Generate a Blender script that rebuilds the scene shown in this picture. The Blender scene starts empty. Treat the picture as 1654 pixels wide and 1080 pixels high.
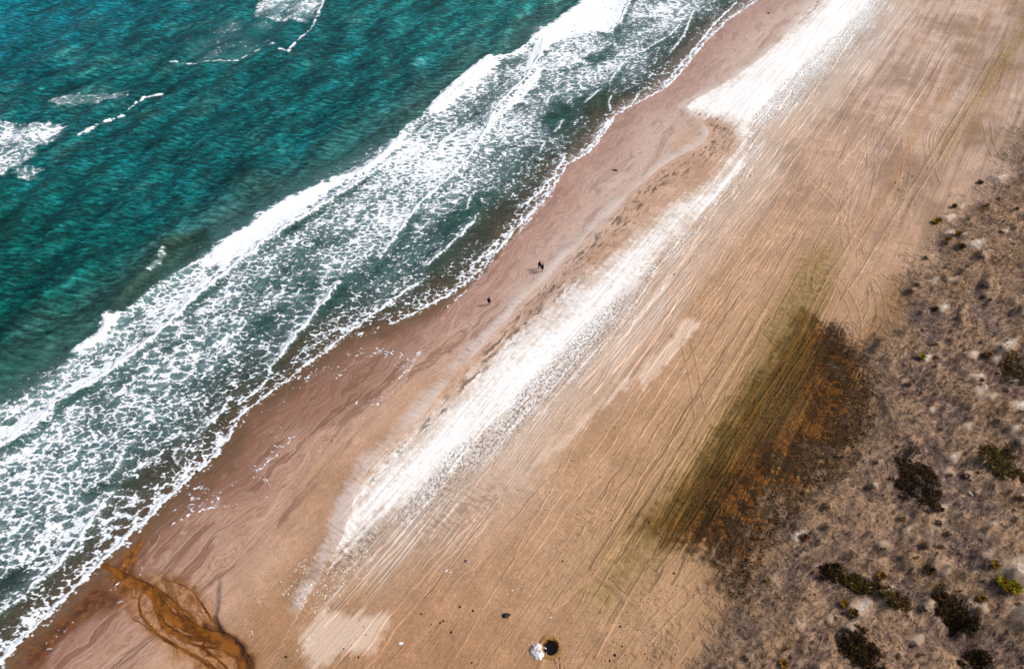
import bpy, math, random
import numpy as np

random.seed(7)
rng = np.random.default_rng(11)
scene = bpy.context.scene
COL = scene.collection

# ------------------------------------------------------------------ camera
# world frame: +X runs inland, +Y runs along the shore, sea level z = 0
CAM = np.array([70.0, 0.0, 90.0])
PITCH = math.radians(47.0)
YAW = math.atan2(1103, 1613)                  # shore direction against view direction
FPX = 1654 * 24 / 36.0
cam_d = bpy.data.cameras.new('camera')
cam_d.lens = 24.0; cam_d.sensor_width = 36.0
cam_d.clip_start = 0.5; cam_d.clip_end = 20000.0
cam = bpy.data.objects.new('camera', cam_d)
cam.location = CAM
cam.rotation_euler = (math.pi / 2 - PITCH, 0, YAW)
COL.objects.link(cam); scene.camera = cam

# ------------------------------------------------------------------ world, sun, exposure
SUN_EL, SUN_AZ = math.radians(38), math.radians(48)      # azimuth: from +Y towards +X
world = bpy.data.worlds.new('World'); scene.world = world; world.use_nodes = True
wn = world.node_tree; wn.nodes.clear()
sky = wn.nodes.new('ShaderNodeTexSky'); sky.sky_type = 'NISHITA'; sky.sun_disc = False
sky.sun_elevation = SUN_EL; sky.sun_rotation = SUN_AZ
sky.air_density = 1.0; sky.dust_density = 4.0; sky.ozone_density = 1.0
bg = wn.nodes.new('ShaderNodeBackground'); bg.inputs['Strength'].default_value = 0.056
wo = wn.nodes.new('ShaderNodeOutputWorld')
wn.links.new(sky.outputs[0], bg.inputs[0]); wn.links.new(bg.outputs[0], wo.inputs[0])
sun_d = bpy.data.lights.new('sun', 'SUN'); sun_d.energy = 1.5; sun_d.angle = math.radians(14)
sun_d.color = (1.0, 0.965, 0.92)
sun = bpy.data.objects.new('sun', sun_d)
sun.rotation_euler = (math.pi / 2 - SUN_EL, 0, math.pi - SUN_AZ)
sun.location = (40, 60, 120); COL.objects.link(sun)
vs = scene.view_settings
vs.view_transform = 'Standard'; vs.look = 'None'; vs.gamma = 1.0; vs.use_curve_mapping = False
vs.exposure = 1.20
try:
    scene.cycles.use_denoising = True
    scene.cycles.max_bounces = 3
    scene.cycles.use_adaptive_sampling = True; scene.cycles.adaptive_threshold = 0.035; scene.cycles.adaptive_min_samples = 16
    scene.cycles.transparent_max_bounces = 6
except Exception:
    pass

# ------------------------------------------------------------------ numeric helpers
def sstep(a, b, x):
    t = np.clip((x - a) / (b - a), 0, 1)
    return t * t * (3 - 2 * t)

def _hash(ix, iy, seed):
    h = (ix.astype(np.int64) * 374761393 + iy.astype(np.int64) * 668265263 + seed * 974634777) & 0xFFFFFFFF
    h = ((h ^ (h >> 13)) * 1274126177) & 0xFFFFFFFF
    h = ((h ^ (h >> 16)) * 2246822519) & 0xFFFFFFFF
    return ((h ^ (h >> 15)) & 0xFFFFFF) / float(0x1000000)

def noise(x, y, seed=0):
    """gradient noise, about -1..1"""
    x0 = np.floor(x); y0 = np.floor(y)
    fx = x - x0; fy = y - y0
    ux = fx * fx * fx * (fx * (fx * 6 - 15) + 10); uy = fy * fy * fy * (fy * (fy * 6 - 15) + 10)
    def g(i, j):
        a = _hash(x0 + i, y0 + j, seed) * 6.2831853
        return np.cos(a) * (fx - i) + np.sin(a) * (fy - j)
    a = g(0, 0); b = g(1, 0); c = g(0, 1); d = g(1, 1)
    return 1.5 * ((a + (b - a) * ux) * (1 - uy) + (c + (d - c) * ux) * uy)

def fbm(x, y, seed=0, octv=4, gain=0.5, lac=2.03):
    r = 0; a = 1.0; s = 0
    for i in range(octv):
        r = r + a * noise(x, y, seed + i * 17); s += a
        x = x * lac + 13.7; y = y * lac - 7.1; a *= gain
    return r / s * 1.4

def worley(x, y, seed=0):
    x0 = np.floor(x); y0 = np.floor(y)
    f1 = np.full(x.shape, 9.0); f2 = np.full(x.shape, 9.0)
    for i in (-1, 0, 1):
        for j in (-1, 0, 1):
            cx = x0 + i + _hash(x0 + i, y0 + j, seed); cy = y0 + j + _hash(x0 + i, y0 + j, seed + 91)
            d = np.hypot(cx - x, cy - y)
            n = d < f1
            f2 = np.where(n, f1, np.minimum(f2, d)); f1 = np.where(n, d, f1)
    return f1, f2

def lin(r, g, b, k=1.0):
    def f(c):
        c /= 255.0
        return c / 12.92 if c <= 0.04045 else ((c + 0.055) / 1.055) ** 2.4
    return np.array([f(r), f(g), f(b)]) * k
ALB = 0.74                                     # display value -> base colour under this light
def sc(r, g, b): return lin(r, g, b, ALB)

def mixc(c, col, m):
    return c + (np.asarray(col) - c) * m[..., None]

# ------------------------------------------------------------------ photo plan -> ground plan
def profile(x):                                # rough height of the beach above the sea
    return np.interp(x, [-60, 0, 20, 35, 70, 80, 110], [0, 0, 0.9, 1.0, 1.7, 2.2, 3.2])

CY, SY = math.cos(YAW), math.sin(YAW); CP, SP = math.cos(PITCH), math.sin(PITCH)
def at(px, py, z=None):
    """ground point seen at a place in the survey photo"""
    dx = (px - 827) / FPX; dy = -(py - 540) / FPX
    f = CP + dy * SP; dz = -SP + dy * CP
    wx = dx * CY - f * SY; wy = dx * SY + f * CY
    zz = 0.0 if z is None else z
    for _ in range(5):
        t = (zz - CAM[2]) / dz
        x = CAM[0] + wx * t; y = CAM[1] + wy * t
        if z is None: zz = float(profile(x))
    return np.array([x, y])

def P(pts, z=None): return np.array([at(a, b, z) for a, b in pts])

class Curve:                                   # shore-parallel line x = f(y)
    def __init__(s, pts, z=None):
        p = P(pts, z); o = np.argsort(p[:, 1]); s.y = p[o, 1]; s.x = p[o, 0]
    def __call__(s, y): return np.interp(y, s.y, s.x)

def polydist(X, Y, pts):
    """unsigned distance to polyline, side sign (+ right of travel), param along"""
    D = np.full(X.shape, 1e9); S = np.zeros(X.shape); L = np.zeros(X.shape); acc = 0
    for (ax, ay), (bx, by) in zip(pts[:-1], pts[1:]):
        ex, ey = bx - ax, by - ay; l = math.hypot(ex, ey) + 1e-9
        t = np.clip(((X - ax) * ex + (Y - ay) * ey) / (l * l), 0, 1)
        qx = X - ax - t * ex; qy = Y - ay - t * ey
        d = np.hypot(qx, qy); m = d < D
        D = np.where(m, d, D); S = np.where(m, np.sign(qx * ey - qy * ex), S); L = np.where(m, acc + t * l, L)
        acc += l
    return D, S, L

def polysd(X, Y, pts):
    """signed distance to polygon, + inside"""
    D = np.full(X.shape, 1e9); ins = np.zeros(X.shape, bool)
    n = len(pts)
    for i in range(n):
        ax, ay = pts[i]; bx, by = pts[(i + 1) % n]
        ex, ey = bx - ax, by - ay
        t = np.clip(((X - ax) * ex + (Y - ay) * ey) / (ex * ex + ey * ey + 1e-9), 0, 1)
        D = np.minimum(D, np.hypot(X - ax - t * ex, Y - ay - t * ey))
        c = ((ay > Y) != (by > Y)) & (X < (bx - ax) * (Y - ay) / (by - ay + 1e-12) + ax)
        ins ^= c
    return np.where(ins, D, -D)

# surf front (seaward edge of the breakers)
W1 = Curve([(-120, 715), (-60, 685), (0, 655), (60, 630), (100, 592), (140, 552), (180, 517), (215, 490), (250, 455), (290, 438),
            (340, 405), (390, 370), (420, 347), (450, 327), (490, 312), (540, 287), (580, 277), (620, 252), (650, 207),
            (690, 180), (720, 158), (790, 95), (830, 85), (870, 52), (930, 15), (1000, -30)], 0)
# edge of the sea proper
SL = Curve([(-60, 1130), (0, 1077), (20, 1053), (61, 1012), (129, 948), (183, 894), (237, 843), (298, 782), (356, 734), (368, 712),
            (390, 672), (451, 627), (508, 583), (559, 545), (600, 535), (640, 518), (669, 508), (695, 495), (719, 480), (750, 462),
            (780, 434), (808, 402), (841, 364), (889, 315), (916, 268), (953, 247), (980, 212), (994, 188), (1024, 170),
            (1072, 146), (1097, 122), (1135, 75), (1172, 37), (1226, 0), (1270, -40)], 0)
# thin swash sheet reaching up the sand
SW = Curve([(-40, 1150), (60, 1075), (130, 1010), (190, 975), (226, 930), (240, 878), (300, 832), (350, 818), (400, 815), (434, 803), (438, 785),
            (420, 760), (470, 710), (550, 689), (584, 667), (614, 652), (625, 625), (655, 604), (675, 574), (688, 550), (683, 533),
            (712, 510), (735, 482), (755, 466), (784, 436), (812, 404), (845, 366), (893, 317), (920, 270), (957, 249), (990, 222), (1020, 195), (1028, 172),
            (1076, 148), (1101, 124), (1139, 77), (1176, 39), (1230, 2), (1274, -38)])
DB = Curve([(1720, 60), (1654, 190), (1600, 290), (1530, 345), (1510, 385), (1470, 440), (1450, 480), (1440, 520), (1400, 580), (1425, 640), (1400, 700),
            (1340, 770), (1290, 810), (1250, 850), (1220, 900), (1190, 960), (1150, 1020), (1100, 1080), (1050, 1140)])
BERM = P([(500, 960), (545, 880), (560, 850), (575, 790), (600, 750), (640, 712), (680, 675), (700, 650), (730, 612), (760, 580),
          (790, 545), (815, 520), (832, 498), (850, 475), (875, 455), (890, 440), (920, 405), (960, 370), (1010, 320), (1060, 275),
          (1100, 250), (1135, 235), (1147, 212), (1130, 195), (1115, 180), (1108, 168), (1150, 145), (1200, 115), (1240, 85),
          (1270, 55), (1310, 5), (1350, -40)])
def smooth_line(p, k=2):
    for _ in range(k):
        q = np.empty((2 * len(p) - 2, 2)); q[0::2] = .75 * p[:-1] + .25 * p[1:]; q[1::2] = .25 * p[:-1] + .75 * p[1:]
        p = np.vstack([p[:1], q, p[-1:]])
    return p
BERM = smooth_line(BERM, 1)
WMID = [P([(530, 895), (555, 862), (640, 785), (740, 690), (850, 590), (960, 490), (1060, 395), (1160, 300), (1190, 262), (1190, 225), (1200, 185), (1250, 130), (1330, 60), (1410, -20)])]
WBL = P([(1120, 330), (1150, 285), (1180, 245), (1185, 200), (1240, 180), (1225, 225), (1215, 275), (1180, 320)])
OLIVE2 = P([(1700, -60), (1654, 0), (1600, 95), (1540, 185), (1500, 245), (1530, 262), (1590, 170), (1660, 70), (1720, -20)])
RIPPLES = [P([(450, 940), (540, 868), (600, 850), (620, 880), (560, 930), (490, 978)]), P([(650, 850), (700, 815), (800, 765), (835, 795), (740, 865), (680, 890)]), P([(880, 890), (960, 800), (1000, 780), (980, 840), (920, 900)])]
WB1 = P([(540, 880), (560, 840), (600, 790), (630, 755), (680, 710), (740, 655), (790, 600), (850, 545), (920, 490), (985, 432),
         (1040, 380), (1090, 338), (1140, 304), (1175, 285), (1160, 315), (1110, 365), (1060, 417), (1020, 460), (970, 525),
         (900, 600), (840, 650), (780, 710), (720, 760), (660, 810), (610, 830), (570, 870)])
WB2 = P([(1095, 170), (1130, 150), (1180, 130), (1240, 85), (1290, 45), (1330, 5), (1350, -25), (1440, -25), (1400, 40), (1350, 90),
         (1300, 140), (1250, 180), (1210, 205), (1200, 225), (1190, 195), (1150, 185), (1110, 180)])
OLIVE = P([(1340, 385), (1300, 420), (1260, 480), (1200, 590), (1150, 670), (1080, 770), (1000, 880), (940, 960), (990, 965), (1060, 900), (1130, 830), (1200, 740),
           (1260, 640), (1310, 540), (1350, 440)])
BROWN = P([(1300, 500), (1340, 525), (1390, 575), (1420, 640), (1395, 700), (1330, 770), (1270, 830), (1235, 885), (1205, 960),
           (1180, 940), (1150, 880), (1090, 880), (1040, 850), (1100, 770), (1160, 690), (1210, 620), (1260, 550)])
PALES = [P([(530, 990), (620, 1000), (590, 1040), (500, 1080), (495, 1030)]),
         P([(900, 700), (1010, 590), (1060, 600), (960, 690), (880, 760), (800, 780)]),
         P([(1010, 600), (1110, 500), (1160, 520), (1040, 640)])]
CREEK_BANK = P([(357, 920), (352, 960), (350, 1000), (355, 1016), (375, 1030), (392, 1050), (399, 1070), (398, 1095)])
CREEKS = [(P([(398, 1100), (396, 1068), (381, 1045), (352, 1027), (322, 1018)]), 1.15, 1.0),
          (P([(398, 1100), (394, 1065), (378, 1042), (345, 1024), (310, 1015), (285, 1000), (262, 985), (255, 965), (240, 950), (222, 940), (200, 930)]), 0.55, 1.0),
          (P([(300, 960), (318, 985), (335, 1000), (350, 1012)]), 0.2, 0.5), (P([(262, 985), (280, 975), (300, 985), (318, 1005)]), 0.25, 0.55),
          (P([(345, 1026), (318, 1028), (290, 1025), (262, 1008), (252, 985), (246, 962)]), 0.36, 0.9),
          (P([(222, 945), (250, 950), (275, 968), (290, 990), (312, 1008)]), 0.34, 0.85),
          (P([(208, 993), (240, 1015), (280, 1040), (330, 1064), (362, 1085)]), 0.22, 0.5),
          (P([(312, 1008), (330, 1030), (322, 1045), (350, 1060)]), 0.25, 0.7),
          (P([(350, 1012), (330, 985), (312, 950), (290, 940), (262, 935)]), 0.22, 0.55)]
STAIN1 = P([(240, 850), (205, 890), (165, 935), (190, 962), (228, 950), (218, 915), (228, 885)])
STAIN2 = P([(20, 1085), (45, 1045), (110, 985), (160, 935), (205, 962), (185, 985), (150, 995), (110, 1025), (60, 1085)])

# wave crests and bores inside the surf: (points, strength, foam trail in metres)
BORES = [
    ([(471, 366), (420, 400), (385, 428), (339, 464), (288, 511), (235, 560), (180, 603), (102, 647), (51, 697), (0, 725), (-60, 770)], 1.0, 7.0),
    ([(640, 255), (600, 285), (560, 310), (520, 335), (471, 366)], 0.9, 7.0),
    ([(545, 462), (539, 472), (505, 515), (481, 540), (460, 572), (444, 591)], 0.8, 4.0),
    ([(372, 650), (356, 672), (329, 697)], 0.6, 2.5),
    ([(432, 615), (407, 640), (390, 652)], 0.5, 1.5),
    ([(682, 456), (635, 487), (584, 524), (550, 550), (508, 582), (451, 626), (390, 671), (368, 711)], 0.55, 2.5),
    ([(368, 711), (356, 733), (298, 781), (237, 842), (183, 893), (129, 947), (61, 1011), (20, 1052), (-40, 1110)], 0.85, 5.0),
    ([(882, 51), (875, 88), (852, 125), (804, 173), (784, 217), (760, 254), (736, 281), (686, 325), (655, 363), (641, 384), (618, 415)], 0.85, 4.5),
    ([(767, 357), (750, 377), (713, 411), (690, 430)], 0.55, 2.5),
    ([(203, 721), (195, 751), (176, 772), (156, 785)], 0.5, 2.0),
    ([(182, 800), (159, 829), (136, 867), (98, 911), (78, 931), (27, 972), (-10, 1003)], 0.6, 3.0),
    ([(641, 234), (618, 258), (587, 281)], 0.9, 3.0), ([(702, 214), (696, 234), (662, 264)], 0.7, 3.0),
    ([(892, 153), (882, 173)], 0.5, 1.5), ([(1008, 102), (987, 132)], 0.6, 2.5), ([(970, 146), (947, 166)], 0.5, 2.0),
    ([(909, 197), (900, 212)], 0.5, 1.5), ([(880, 231), (875, 247)], 0.5, 1.5), ([(1099, 41), (1082, 59), (1045, 81), (1014, 95)], 0.5, 1.5),
    ([(1024, -10), (1018, 2), (1004, 34), (987, 53)], 0.8, 5.0), ([(1035, 149), (1021, 169)], 0.5, 1.0), ([(987, 157), (985, 180)], 0.5, 1.0),
    ([(760, 319), (757, 339)], 0.5, 1.2), ([(772, 347), (765, 362)], 0.4, 1.0),
    ([(915, 250), (895, 285), (870, 315), (845, 335)], 0.6, 3.0), ([(985, 195), (965, 225), (945, 244)], 0.6, 2.5),
    ([(726, 478), (700, 490), (660, 512)], 0.5, 2.5), ([(800, 395), (770, 425), (745, 450)], 0.5, 2.5),
    ([(1120, 20), (1105, 60), (1085, 85)], 0.5, 2.0), ([(1190, 5), (1150, 45), (1110, 95), (1080, 130)], 0.5, 2.0),
]
BORES += [([(1226, 0), (1172, 37), (1135, 75), (1097, 122), (1072, 146), (1024, 170)], .72, 3.5), ([(1024, 170), (994, 188), (980, 212), (953, 247), (916, 268)], .75, 3.5),
          ([(916, 268), (889, 315), (841, 364), (808, 402), (780, 434)], .7, 4.0), ([(780, 434), (750, 462), (719, 480), (669, 508), (640, 520)], .65, 3.5)]
BORES = [(P(a, 0), b, c) for a, b, c in BORES]
# seaward ridge of solid foam right at the breaking line: ranges of the breaking line
RIDGES = [([(720, 150), (753, 122), (791, 92)], 1.0), ([(696, 176), (726, 146)], 1.0), ([(132, 562), (163, 540), (182, 512)], 0.9),
          ([(243, 436), (255, 424), (264, 405)], 0.5)]
RIDGES = [(P(a, 0.4), b) for a, b in RIDGES]
# offshore whitecaps: polygons of lace and bright crest lines
CAPS = [(P([(405, 30), (420, 0), (440, -25), (530, -25), (515, 15), (500, 37), (460, 36)], 0), 0.66, 1.4),
        (P([(290, 60), (340, 35), (400, 30), (470, 36), (460, 60), (430, 80), (380, 100), (320, 100), (300, 80)], 0), 0.33, 2.5),
        (P([(75, 165), (90, 158), (150, 150), (205, 151), (200, 160), (140, 168), (95, 172)], 0), 0.52, 0.9),
        (P([(-60, 215), (0, 196), (60, 198), (112, 203), (95, 220), (66, 235), (61, 250), (44, 268), (0, 285), (-60, 300)], 0), 0.7, 1.4),
        (P([(20, 275), (72, 268), (60, 285), (30, 294)], 0), 0.5, 1.0)]
CAPLINES = [(P([(275, 103), (325, 102), (383, 97), (441, 71)], 0), 0.7), (P([(452, 80), (464, 83), (485, 61), (505, 47), (515, 24), (524, -5)], 0), 1.0),
            (P([(129, 222), (166, 200), (190, 190), (214, 170), (234, 156), (264, 151)], 0), 1.0), (P([(298, 122), (292, 140), (281, 159)], 0), 0.25)]

# ------------------------------------------------------------------ sand relief
MOUNDS = []          # x, y, radius, height, tail length, whiteness
TAILDIR = at(1650, 372) - at(1600, 402); TAILDIR = TAILDIR / np.linalg.norm(TAILDIR); TAIL_ANG = math.atan2(TAILDIR[1], TAILDIR[0])
for (px, py, r, h, w) in [(1612, 287, 2.0, .7, 1), (1551, 330, 1.2, .5, 1), (1530, 350, 1.6, .6, 1), (1530, 375, 1.4, .5, 1), (1550, 382, 1.2, .5, .8),
                          (1570, 398, 1.8, .7, 1), (1530, 455, .8, .3, .7), (1519, 499, 1.2, .4, 1), (1504, 455, 1.1, .4, .8), (1540, 452, .8, .3, .8),
                          (1496, 577, 1.0, .4, .9), (1570, 573, 1.1, .5, 1), (1620, 562, 1.8, .7, 1), (1610, 578, .9, .4, .9), (1575, 610, 1.3, .5, .9),
                          (1640, 615, 1.2, .5, 1), (1580, 632, 1.2, .5, .8), (1600, 640, 1.0, .4, .8), (1640, 660, 1.6, .6, 1), (1560, 690, .9, .4, .6),
                          (1637, 935, 2.4, .9, 1), (1540, 738, 1.0, .5, .8), (1285, 868, 1.1, .4, .8), (1385, 985, 1.5, .6, .9), (1370, 1015, 1.0, .4, .6),
                          (1432, 955, .9, .4, .7), (1520, 920, 1.3, .5, .2), (1580, 985, 1.0, .4, .3), (1640, 1000, 1.5, .6, .9), (1480, 1035, 1.0, .4, .6),
                          (1290, 1010, .9, .35, .5), (1340, 1000, .7, .3, .5), (1420, 880, .7, .3, .5), (1460, 860, .7, .3, .5), (1500, 860, .7, .3, .4),
                          (1505, 660, .8, .3, .5), (1530, 760, .8, .3, .4), (1630, 700, .9, .4, .6), (1600, 850, .8, .3, .4), (1590, 900, .9, .4, .4)]:
    q = at(px, py); MOUNDS.append((q[0], q[1], r, h, r * 2.6, w))
def dune_in(x, y): return x - DB(y)
k = 0
while k < 430:
    y = -8 + 175 * random.random() ** 1.25; x = 62 + 60 * random.random()
    d = dune_in(x, y)
    if d < 0.8 or random.random() > 0.35 + 0.65 * min(d / 15, 1): continue
    r = random.choice([.35, .45, .55, .7, .9]); MOUNDS.append((x, y, r, r * random.uniform(.35, .6), r * random.uniform(1.6, 3), random.random() ** 3 * .7)); k += 1
MOUNDS = np.array(MOUNDS)
SCRUBS = [(1485, 775, 36, 58, -22), (1620, 748, 50, 28, 30), (1350, 922, 32, 15, 10), (1400, 945, 48, 17, 20), (1545, 985, 26, 52, -35),
          (1390, 1050, 34, 48, -38), (1455, 968, 26, 20, 0), (1582, 1066, 30, 22, 20), (1640, 590, 22, 34, -20)]
HOLLOWS = [(at(1512, 925), 2.2, .7), (at(1570, 1050), 4.0, .8), (at(1536, 1010), 3.0, .5)]
PIT = at(889, 1043); PIT_R = 1.05

def mound_field(X, Y):
    Z = np.zeros(X.shape); Wt = np.zeros(X.shape)
    ux, uy = TAILDIR
    for x, y, r, h, tl, w in MOUNDS:
        R = tl + 2.2 * r
        i0, i1 = np.searchsorted(gx, [x - R, x + R]); j0, j1 = np.searchsorted(gy, [y - R, y + R])
        if i0 == i1 or j0 == j1: continue
        sl = (slice(j0, j1), slice(i0, i1))
        dx = X[sl] - x; dy = Y[sl] - y
        a = dx * ux + dy * uy; b = -dx * uy + dy * ux
        rl = np.where(a > 0, tl, r * .8); rb = r * np.where(a > 0, np.clip(1 - a / (tl * 1.6), .25, 1), 1)
        e = (a / rl) ** 2 + (b / rb) ** 2
        Z[sl] += h * np.exp(-e * 1.6)
        rb2 = rb * .75; e2 = ((a - .35 * tl) / (tl * .55)) ** 2 + (b / rb2) ** 2
        Wt[sl] = np.maximum(Wt[sl], w * np.exp(-e2 * 1.5))
    return Z, Wt

def axis(core, far_lo, far_hi):
    lo = []; s = core[1] - core[0]; v = core[0]
    while v > far_lo:
        s *= 1.35; v -= s; lo.append(v)
    hi = []; s = core[-1] - core[-2]; v = core[-1]
    while v < far_hi:
        s *= 1.35; v += s; hi.append(v)
    return np.concatenate([lo[::-1], core, hi])

gx = axis(np.concatenate([np.arange(-60, -14, .8), np.arange(-14, 112, .3)]), -62, 7000)
gy = axis(np.concatenate([np.arange(-30, 62, .23), np.arange(62, 150, .33), np.arange(150, 315, .5)]), -7000, 7000)
GX, GY = np.meshgrid(gx, gy)
core = sstep(-600, -120, GY) * (1 - sstep(400, 900, GY)) * (1 - sstep(180, 500, GX))
sl_w = SL(GY) + .25 * fbm(GY * .35, GX * .35, 3, 3) * core
dS = GX - sl_w
gz = np.where(dS < 0, .045 * dS, .042 * np.minimum(dS, 22) + .004 * np.clip(dS - 22, 0, 60)) + .0
gz = gz + .05 * np.clip(GX - 78, 0, 30) + .12 * fbm(GX * .06, GY * .03, 5, 3) * sstep(2, 18, dS)
dD = GX - DB(GY) - 3 * sstep(95, 150, GY) + 2.6 * fbm(GX * .12, GY * .12, 21, 3)
dune = sstep(-1.5, 3.0, dD)
gz = gz + dune * (.5 + .9 * fbm(GX * .05, GY * .05, 31, 3) + .65 * fbm(GX * .16, GY * .13, 33, 3) + .09 * np.abs(fbm(GX * .9, GY * .7, 35, 3))) * np.where(core > .01, 1, .4)
MZ, MW = mound_field(GX, GY)
ta = GX * TAILDIR[0] + GY * TAILDIR[1]; tb_ = -GX * TAILDIR[1] + GY * TAILDIR[0]
hum = np.maximum(0, fbm(ta * .38, tb_ * 1.0, 37, 3) - .08) * .7 + np.maximum(0, fbm(ta * .14, tb_ * .3, 39, 3) - .1) * 1.3
gz = gz + MZ + dune * hum * core
for q, r, h in HOLLOWS:
    gz = gz - h * np.exp(-((GX - q[0]) ** 2 + (GY - q[1]) ** 2) / r ** 2)
# berm: a small step along its crest, ripples on its landward side
dB, sB, lB = polydist(GX, GY, BERM)
sdB = dB * sB                                   # + landward
gz = gz + .16 * np.exp(-(sdB + .6) ** 2 / 3.0) * sstep(5, 12, dS)
# creek
CRK = np.zeros(GX.shape); sub = (slice(0, np.searchsorted(gy, 40)), slice(0, np.searchsorted(gx, 60)))
wbx = GX[sub] + .5 * fbm(GX[sub] * .7, GY[sub] * .7, 41, 4); wby = GY[sub] + .5 * fbm(GX[sub] * .7, GY[sub] * .7, 43, 4)
for pts, w, s in CREEKS:
    d, _, _ = polydist(wbx, wby, pts)
    c = s * np.maximum(np.exp(-(d / w) ** 2), .42 * np.exp(-(d / (2.6 * w)) ** 2))
    CRK[sub] = np.maximum(CRK[sub], c)
db, sb, lb = polydist(wbx, wby, CREEK_BANK)
bank_side = -db * sb                            # + on the dry, landward side
gz[sub] += -.22 * CRK[sub] - .3 * sstep(.25, -.25, bank_side) * np.exp(-(db / 6.0) ** 2) * sstep(0, 3, lb)
# pit in the beach, the bowl itself is a thing of its own
pd = np.hypot(GX - PIT[0], GY - PIT[1])
gz = gz - .9 * sstep(PIT_R + .35, PIT_R - .3, pd)

def sampler(ax, ay, Z):
    def f(x, y):
        x = np.asarray(x, float); y = np.asarray(y, float)
        i = np.clip(np.searchsorted(ax, x) - 1, 0, len(ax) - 2); j = np.clip(np.searchsorted(ay, y) - 1, 0, len(ay) - 2)
        tx = (x - ax[i]) / (ax[i + 1] - ax[i]); ty = (y - ay[j]) / (ay[j + 1] - ay[j])
        return (Z[j, i] * (1 - tx) + Z[j, i + 1] * tx) * (1 - ty) + (Z[j + 1, i] * (1 - tx) + Z[j + 1, i + 1] * tx) * ty
    return f
ground_z = sampler(gx, gy, gz)

# ------------------------------------------------------------------ sand colour: broad tones here, edges and grain in the material
S1 = fbm(GX * .9, GY * .035, 51, 4); S2 = fbm(GX * .25, GY * .02, 53, 3)
N1 = fbm(GX * .05, GY * .05, 57, 4); N2 = fbm(GX * .25, GY * .25, 59, 4)
far = sstep(60, 230, GY)
c = np.empty(GX.shape + (3,))
c[:] = sc(214, 172, 142)
c = mixc(c, sc(212, 184, 166), far)
c = mixc(c, sc(188, 146, 112), sstep(-.1, .7, N1 + .5 * S2) * .6 * (1 - .6 * far))
c = mixc(c, sc(230, 198, 172), sstep(.05, .8, -N1 + .5 * S1) * .45)
c = mixc(c, sc(196, 156, 116), sstep(32, 55, GX) * (1 - far) * .75)
c = mixc(c, sc(168, 140, 120), sstep(90, 170, GY) * sstep(32, 44, GX) * sstep(-.35, .6, S1 + N1) * .75)
S5 = fbm(GX * .14, GY * .012, 63, 4)
c = mixc(c, sc(182, 138, 100), sstep(40, 15, GY) * sstep(18, 27, GX) * .8)
c = mixc(c, sc(176, 132, 88), sstep(.1, .6, S5) * .55 * sstep(26, 40, GX))
c = mixc(c, sc(174, 148, 136), sstep(.1, .6, -S5 + .3 * S1) * .5 * sstep(26, 40, GX) * far)
olv2 = sstep(.1, .6, S2 + .6 * N1) * sstep(56, 66, GX) * sstep(20, 60, GY) * .25
c = mixc(c, sc(134, 110, 70), olv2)
dunecol = np.empty_like(c); dunecol[:] = sc(176, 143, 116)
dunecol = mixc(dunecol, sc(148, 124, 112), sstep(-.1, .6, N1 + .5 * N2))
dunecol = mixc(dunecol, sc(146, 112, 66), sstep(.15, .6, fbm(GX * .12, GY * .12, 77, 3)) * .5)
relief = fbm(GX * .16, GY * .13, 33, 3) + .8 * fbm(GX * .05, GY * .05, 31, 3)
dunecol = mixc(dunecol, sc(112, 92, 90), sstep(-.05, -.7, relief) * .75)
dunecol = mixc(dunecol, sc(192, 156, 120), sstep(.1, .8, relief + 1.2 * hum) * .7)
dn = dune[..., None]
c = c * (1 - dn) + dunecol * dn
c = mixc(c, sc(222, 190, 160), sstep(.05, .4, MZ) * dune * .3)
c = np.clip(c, .003, .95)
dW = GX - SW(GY) + 6 * sstep(85, 130, GY)
sdw = np.maximum(np.maximum(polysd(GX, GY, WB1), polysd(GX, GY, WB2)) + .9, polysd(GX, GY, WBL) - 1.4) - 1.3 * sstep(84, 105, GY) * (1 - sstep(150, 175, GY))
sub0 = np.full(GX.shape, -9.0)
st1 = sub0.copy(); st2 = sub0.copy(); dlt = np.zeros(GX.shape)
st1[sub] = polysd(wbx, wby, STAIN1); st2[sub] = polysd(wbx, wby, STAIN2)
DELTA = P([(205, 925), (262, 922), (318, 945), (352, 1000), (380, 1030), (402, 1070), (400, 1110), (330, 1110), (270, 1050), (215, 1000), (185, 965)])
dlt[sub] = sstep(-1.2, 1.4, polysd(wbx, wby, DELTA) + .8 * N2[sub]) * sstep(.35, -.2, np.where(db < 3, bank_side, -1))
pale = np.full(GX.shape, -9.0)
for k_, pl in enumerate(PALES): pale = np.maximum(pale, polysd(GX, GY, pl) + (.8 if k_ == 0 else -1.2))
wetm = 1 - sstep(14, 20, dS + 2.0 * N2 + 3 * S1)
dm1, sm1, _ = polydist(GX, GY, smooth_line(WMID[0], 1))
flank = sstep(.6, 4.2, dm1 * sm1 + .8 * N2)
ripp = np.full(GX.shape, -9.0)
for pl in RIPPLES: ripp = np.maximum(ripp, polysd(GX, GY, pl))
bankm = np.zeros(GX.shape); bankm[sub] = np.exp(-((bank_side + .35) / .5) ** 2) * sstep(4, 8, lb)
cl = lambda a, lo=-15., hi=15.: np.clip(a, lo, hi)
ATT = {'albedo': np.concatenate([c, np.ones(GX.shape + (1,))], -1),
       'fa': np.stack([cl(dS, -10, 90), cl(sdB), cl(sdw), cl(dW)], -1),
       'fb': np.stack([cl(np.maximum(polysd(GX, GY, OLIVE), polysd(GX, GY, OLIVE2) - 1.6)), cl(polysd(GX, GY, BROWN)), cl(dD), MW], -1),
       'fc': np.stack([CRK, cl(pale, -9, 9), cl(st1, -9, 9), cl(st2, -9, 9)], -1),
       'fd': np.stack([wetm, flank, dlt, np.ones(GX.shape)], -1),
       'fe': np.stack([cl(ripp, -9, 9), bankm, MZ, np.ones(GX.shape)], -1)}

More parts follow.
